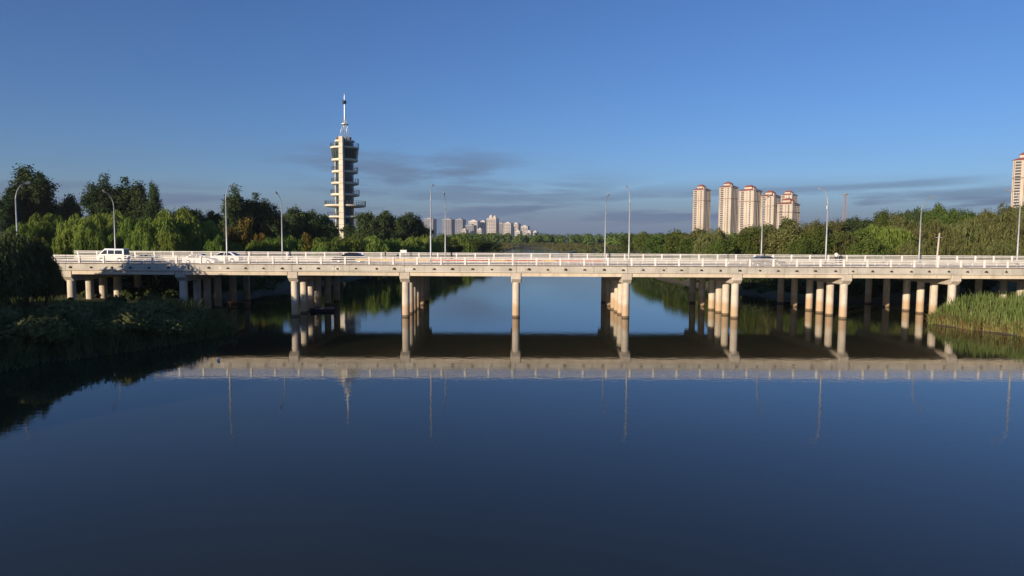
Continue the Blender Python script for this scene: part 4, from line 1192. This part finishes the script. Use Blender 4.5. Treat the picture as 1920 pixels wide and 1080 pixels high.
# ------------------------------------------------------------------ near banks
def blades(pts, hts, r, lean=.22, w=.06):
    n = len(pts)
    a = r.uniform(0, 2*PI, n); ln = hts*lean*r.uniform(.2, 1.6, n)
    d = np.stack([np.cos(a), np.sin(a), np.zeros(n)], -1); s = np.stack([-np.sin(a), np.cos(a), np.zeros(n)], -1)
    wv = (w*r.uniform(.6, 1.4, n))[:, None]
    p0 = pts; p1 = pts+d*(ln*.3)[:, None]+np.array([0, 0, 1])*(hts*.55)[:, None]; p2 = pts+d*ln[:, None]+np.array([0, 0, 1])*(hts*(1-.12*lean))[:, None]
    v = np.stack([p0-s*wv*.5, p0+s*wv*.5, p1+s*wv*.5, p1-s*wv*.5, p2+s*wv*.08, p2-s*wv*.08], 1).reshape(-1, 3)
    b = (np.arange(n)*6)[:, None]
    f = np.concatenate([b+np.array([[0, 1, 2, 3]]), b+np.array([[3, 2, 4, 5]])], 1).reshape(-1, 4)
    return v, f
def scatter(xa, xb, ya, yb, n, r, cond):
    P = []
    while sum(len(p) for p in P) < n:
        X = r.uniform(xa, xb, n); Y = r.uniform(ya, yb, n); k = cond(X, Y)
        P.append(np.stack([X[k], Y[k], ground_z(X[k], Y[k])], -1))
    return np.concatenate(P)[:n]
r = np.random.default_rng(21)
inR = lambda X, Y: (X > lerp(RSH, Y)-.2)
pts = scatter(47, 72, 60, 80.0, 16000, r, inR)
hmod = 2.15+.5*np.sin(pts[:, 0]*.8+1)*np.cos(pts[:, 1]*.7)
sd = pts[:, 0]-lerp(RSH, pts[:, 1])
v, f = blades(pts-np.array([0, 0, .05]), hmod*r.uniform(.55, 1.25, len(pts))*np.interp(sd, [0, 1.2, 3], [.55, .85, 1.0]), r, .28, .10)
tag(link('reed_bed', np_mesh('reed_bed', v, f, M['reed'])), 'tall green sunlit reeds on the right bank in front of the bridge', 'reeds', kind='stuff')
pts = scatter(47, 70, 60, 80.0, 4200, r, lambda X, Y: inR(X, Y) & (X < lerp(RSH, Y)+3.0))
v, f = blades(pts-np.array([0, 0, .05]), r.uniform(.4, 1.5, len(pts)), r, .9, .08)
tag(link('dry_reeds', np_mesh('dry_reeds', v, f, M['reed_dry'])), 'dry straw-coloured reeds at the water edge of the right bank', 'reeds', kind='stuff')
# far meadow at the river bend
r = np.random.default_rng(33)
pts = scatter(-60, 330, 455, 900, 26000, r, lambda X, Y: (ground_z(X, Y) > .5) & (X > -40+(Y-455)*.1))
v, f = blades(pts-np.array([0, 0, .05]), r.uniform(.5, 1.3, len(pts)), r, .3, 1.1)
tag(link('meadow_grass', np_mesh('meadow_grass', v, f, M['meadow'])), 'rough olive meadow grass on the far side of the river bend', 'grass', kind='stuff')
r = np.random.default_rng(22)
# left bank undergrowth in shade
inL = lambda X, Y: (X < lerp(LSH, Y)+1.3)
pts = scatter(-62, -25, 40, 79, 24000, r, lambda X, Y: inL(X, Y) & ~((Y > 66) & (X < -43)))
hm = (1.5+.7*np.sin(pts[:, 0]*.6)*np.cos(pts[:, 1]*.5)+.4*np.sin(pts[:, 0]*1.7+pts[:, 1]))
v, f = blades(pts-np.array([0, 0, .05]), np.clip(hm, .6, 3)*np.interp(pts[:, 0], [-46, -38], [.4, 1.0])*r.uniform(.6, 1.15, len(pts)), r, .5, .11)
tag(link('bank_undergrowth', np_mesh('bank_undergrowth', v, f, M['leaf_bank'])), 'dark shaded reeds and weeds covering the near left bank', 'undergrowth', kind='stuff')
pts = scatter(-66, -42, 65, 80, 9000, r, inL)
v, f = blades(pts-np.array([0, 0, .05]), r.uniform(.12, .4, len(pts)), r, .6, .06)
tag(link('grass', np_mesh('grass', v, f, M['reed'])), 'short sunlit grass at the foot of the leftmost bridge column', 'grass', kind='stuff')
# shaded shrubs on the left bank
def shrub_mesh(seed, n=1500):
    r = np.random.default_rng(seed)
    C, Nn = [], []
    for k in range(16):
        d = rand_unit(1, r)[0]; cc = np.array([d[0]*.75, d[1]*.75, .55+.45*abs(d[2])]); q = n//16
        dd = rand_unit(q, r); C.append(cc+dd*r.uniform(.5, 1, (q, 1))*.38); Nn.append(dd)
    C = np.concatenate(C); Nn = np.concatenate(Nn)
    nrm = unit(Nn*.8+np.array([0, 0, .4])+r.normal(size=C.shape)*.5); a = unit(np.cross(nrm, rand_unit(len(C), r))); b = np.cross(nrm, a)
    v, f = leaf_quads(C, a, b, r.uniform(.10, .22, len(C)), r.uniform(.06, .14, len(C)))
    return np_mesh('foliage', v, f, M['leaf_bank'])
SH = [shrub_mesh(40+i) for i in range(3)]
def stem_mesh():
    m = MB()
    for k in range(7):
        a = 2*PI*k/7; m.tube([(0.05*math.cos(a), .05*math.sin(a), -.2), (.3*math.cos(a), .3*math.sin(a), .4), (.55*math.cos(a), .55*math.sin(a), .85)], [.03, .022, .01], 5)
    return m.mesh('stem', M['bark'])
STM = stem_mesh()
sh = [(-30.5, 60, 2.2), (-33, 57, 2.4), (-36, 52, 2.5), (-31, 65, 1.9), (-34, 63, 2.3), (-38, 58, 2.4), (-41, 50, 2.6), (-35, 69, 2.0), (-38.5, 65, 1.9), (-43, 57, 1.8), (-45, 51, 2.2), (-36, 73, 1.6)]
sh.sort(key=lambda q: q[0]/q[1])
for i, (X, Y, s) in enumerate(sh):
    o = empty('shrub', (X, Y, float(ground_z(X, Y))), random.uniform(0, 6)); tag(o, 'dark shaded shrub on the near left bank slope, %s from the left' % ORD[i], 'shrub', 'shaded shrubs on the left bank')
    link('foliage', SH[i % 3], o, scale=(s, s, s*.8)); link('stem', STM, o, scale=(s, s, s*.8))

# ------------------------------------------------------------------ haze
t = NT('haze_air')
pv = t.node('ShaderNodeVolumePrincipled')
pv.inputs['Color'].default_value = (0.86, 0.92, 1.0, 1)
pv.inputs['Density'].default_value = 0.00008
pv.inputs['Anisotropy'].default_value = 0.2
t.l.new(pv.outputs[0], t.out.inputs['Volume'])
m = MB(); m.box(-5200, 5200, -600, 5200, -3.0, 118.0)
tag(m.build('haze', t.mat), 'thin blue haze over the far skyline', 'haze', kind='stuff')
SC.cycles.volume_bounces = 0
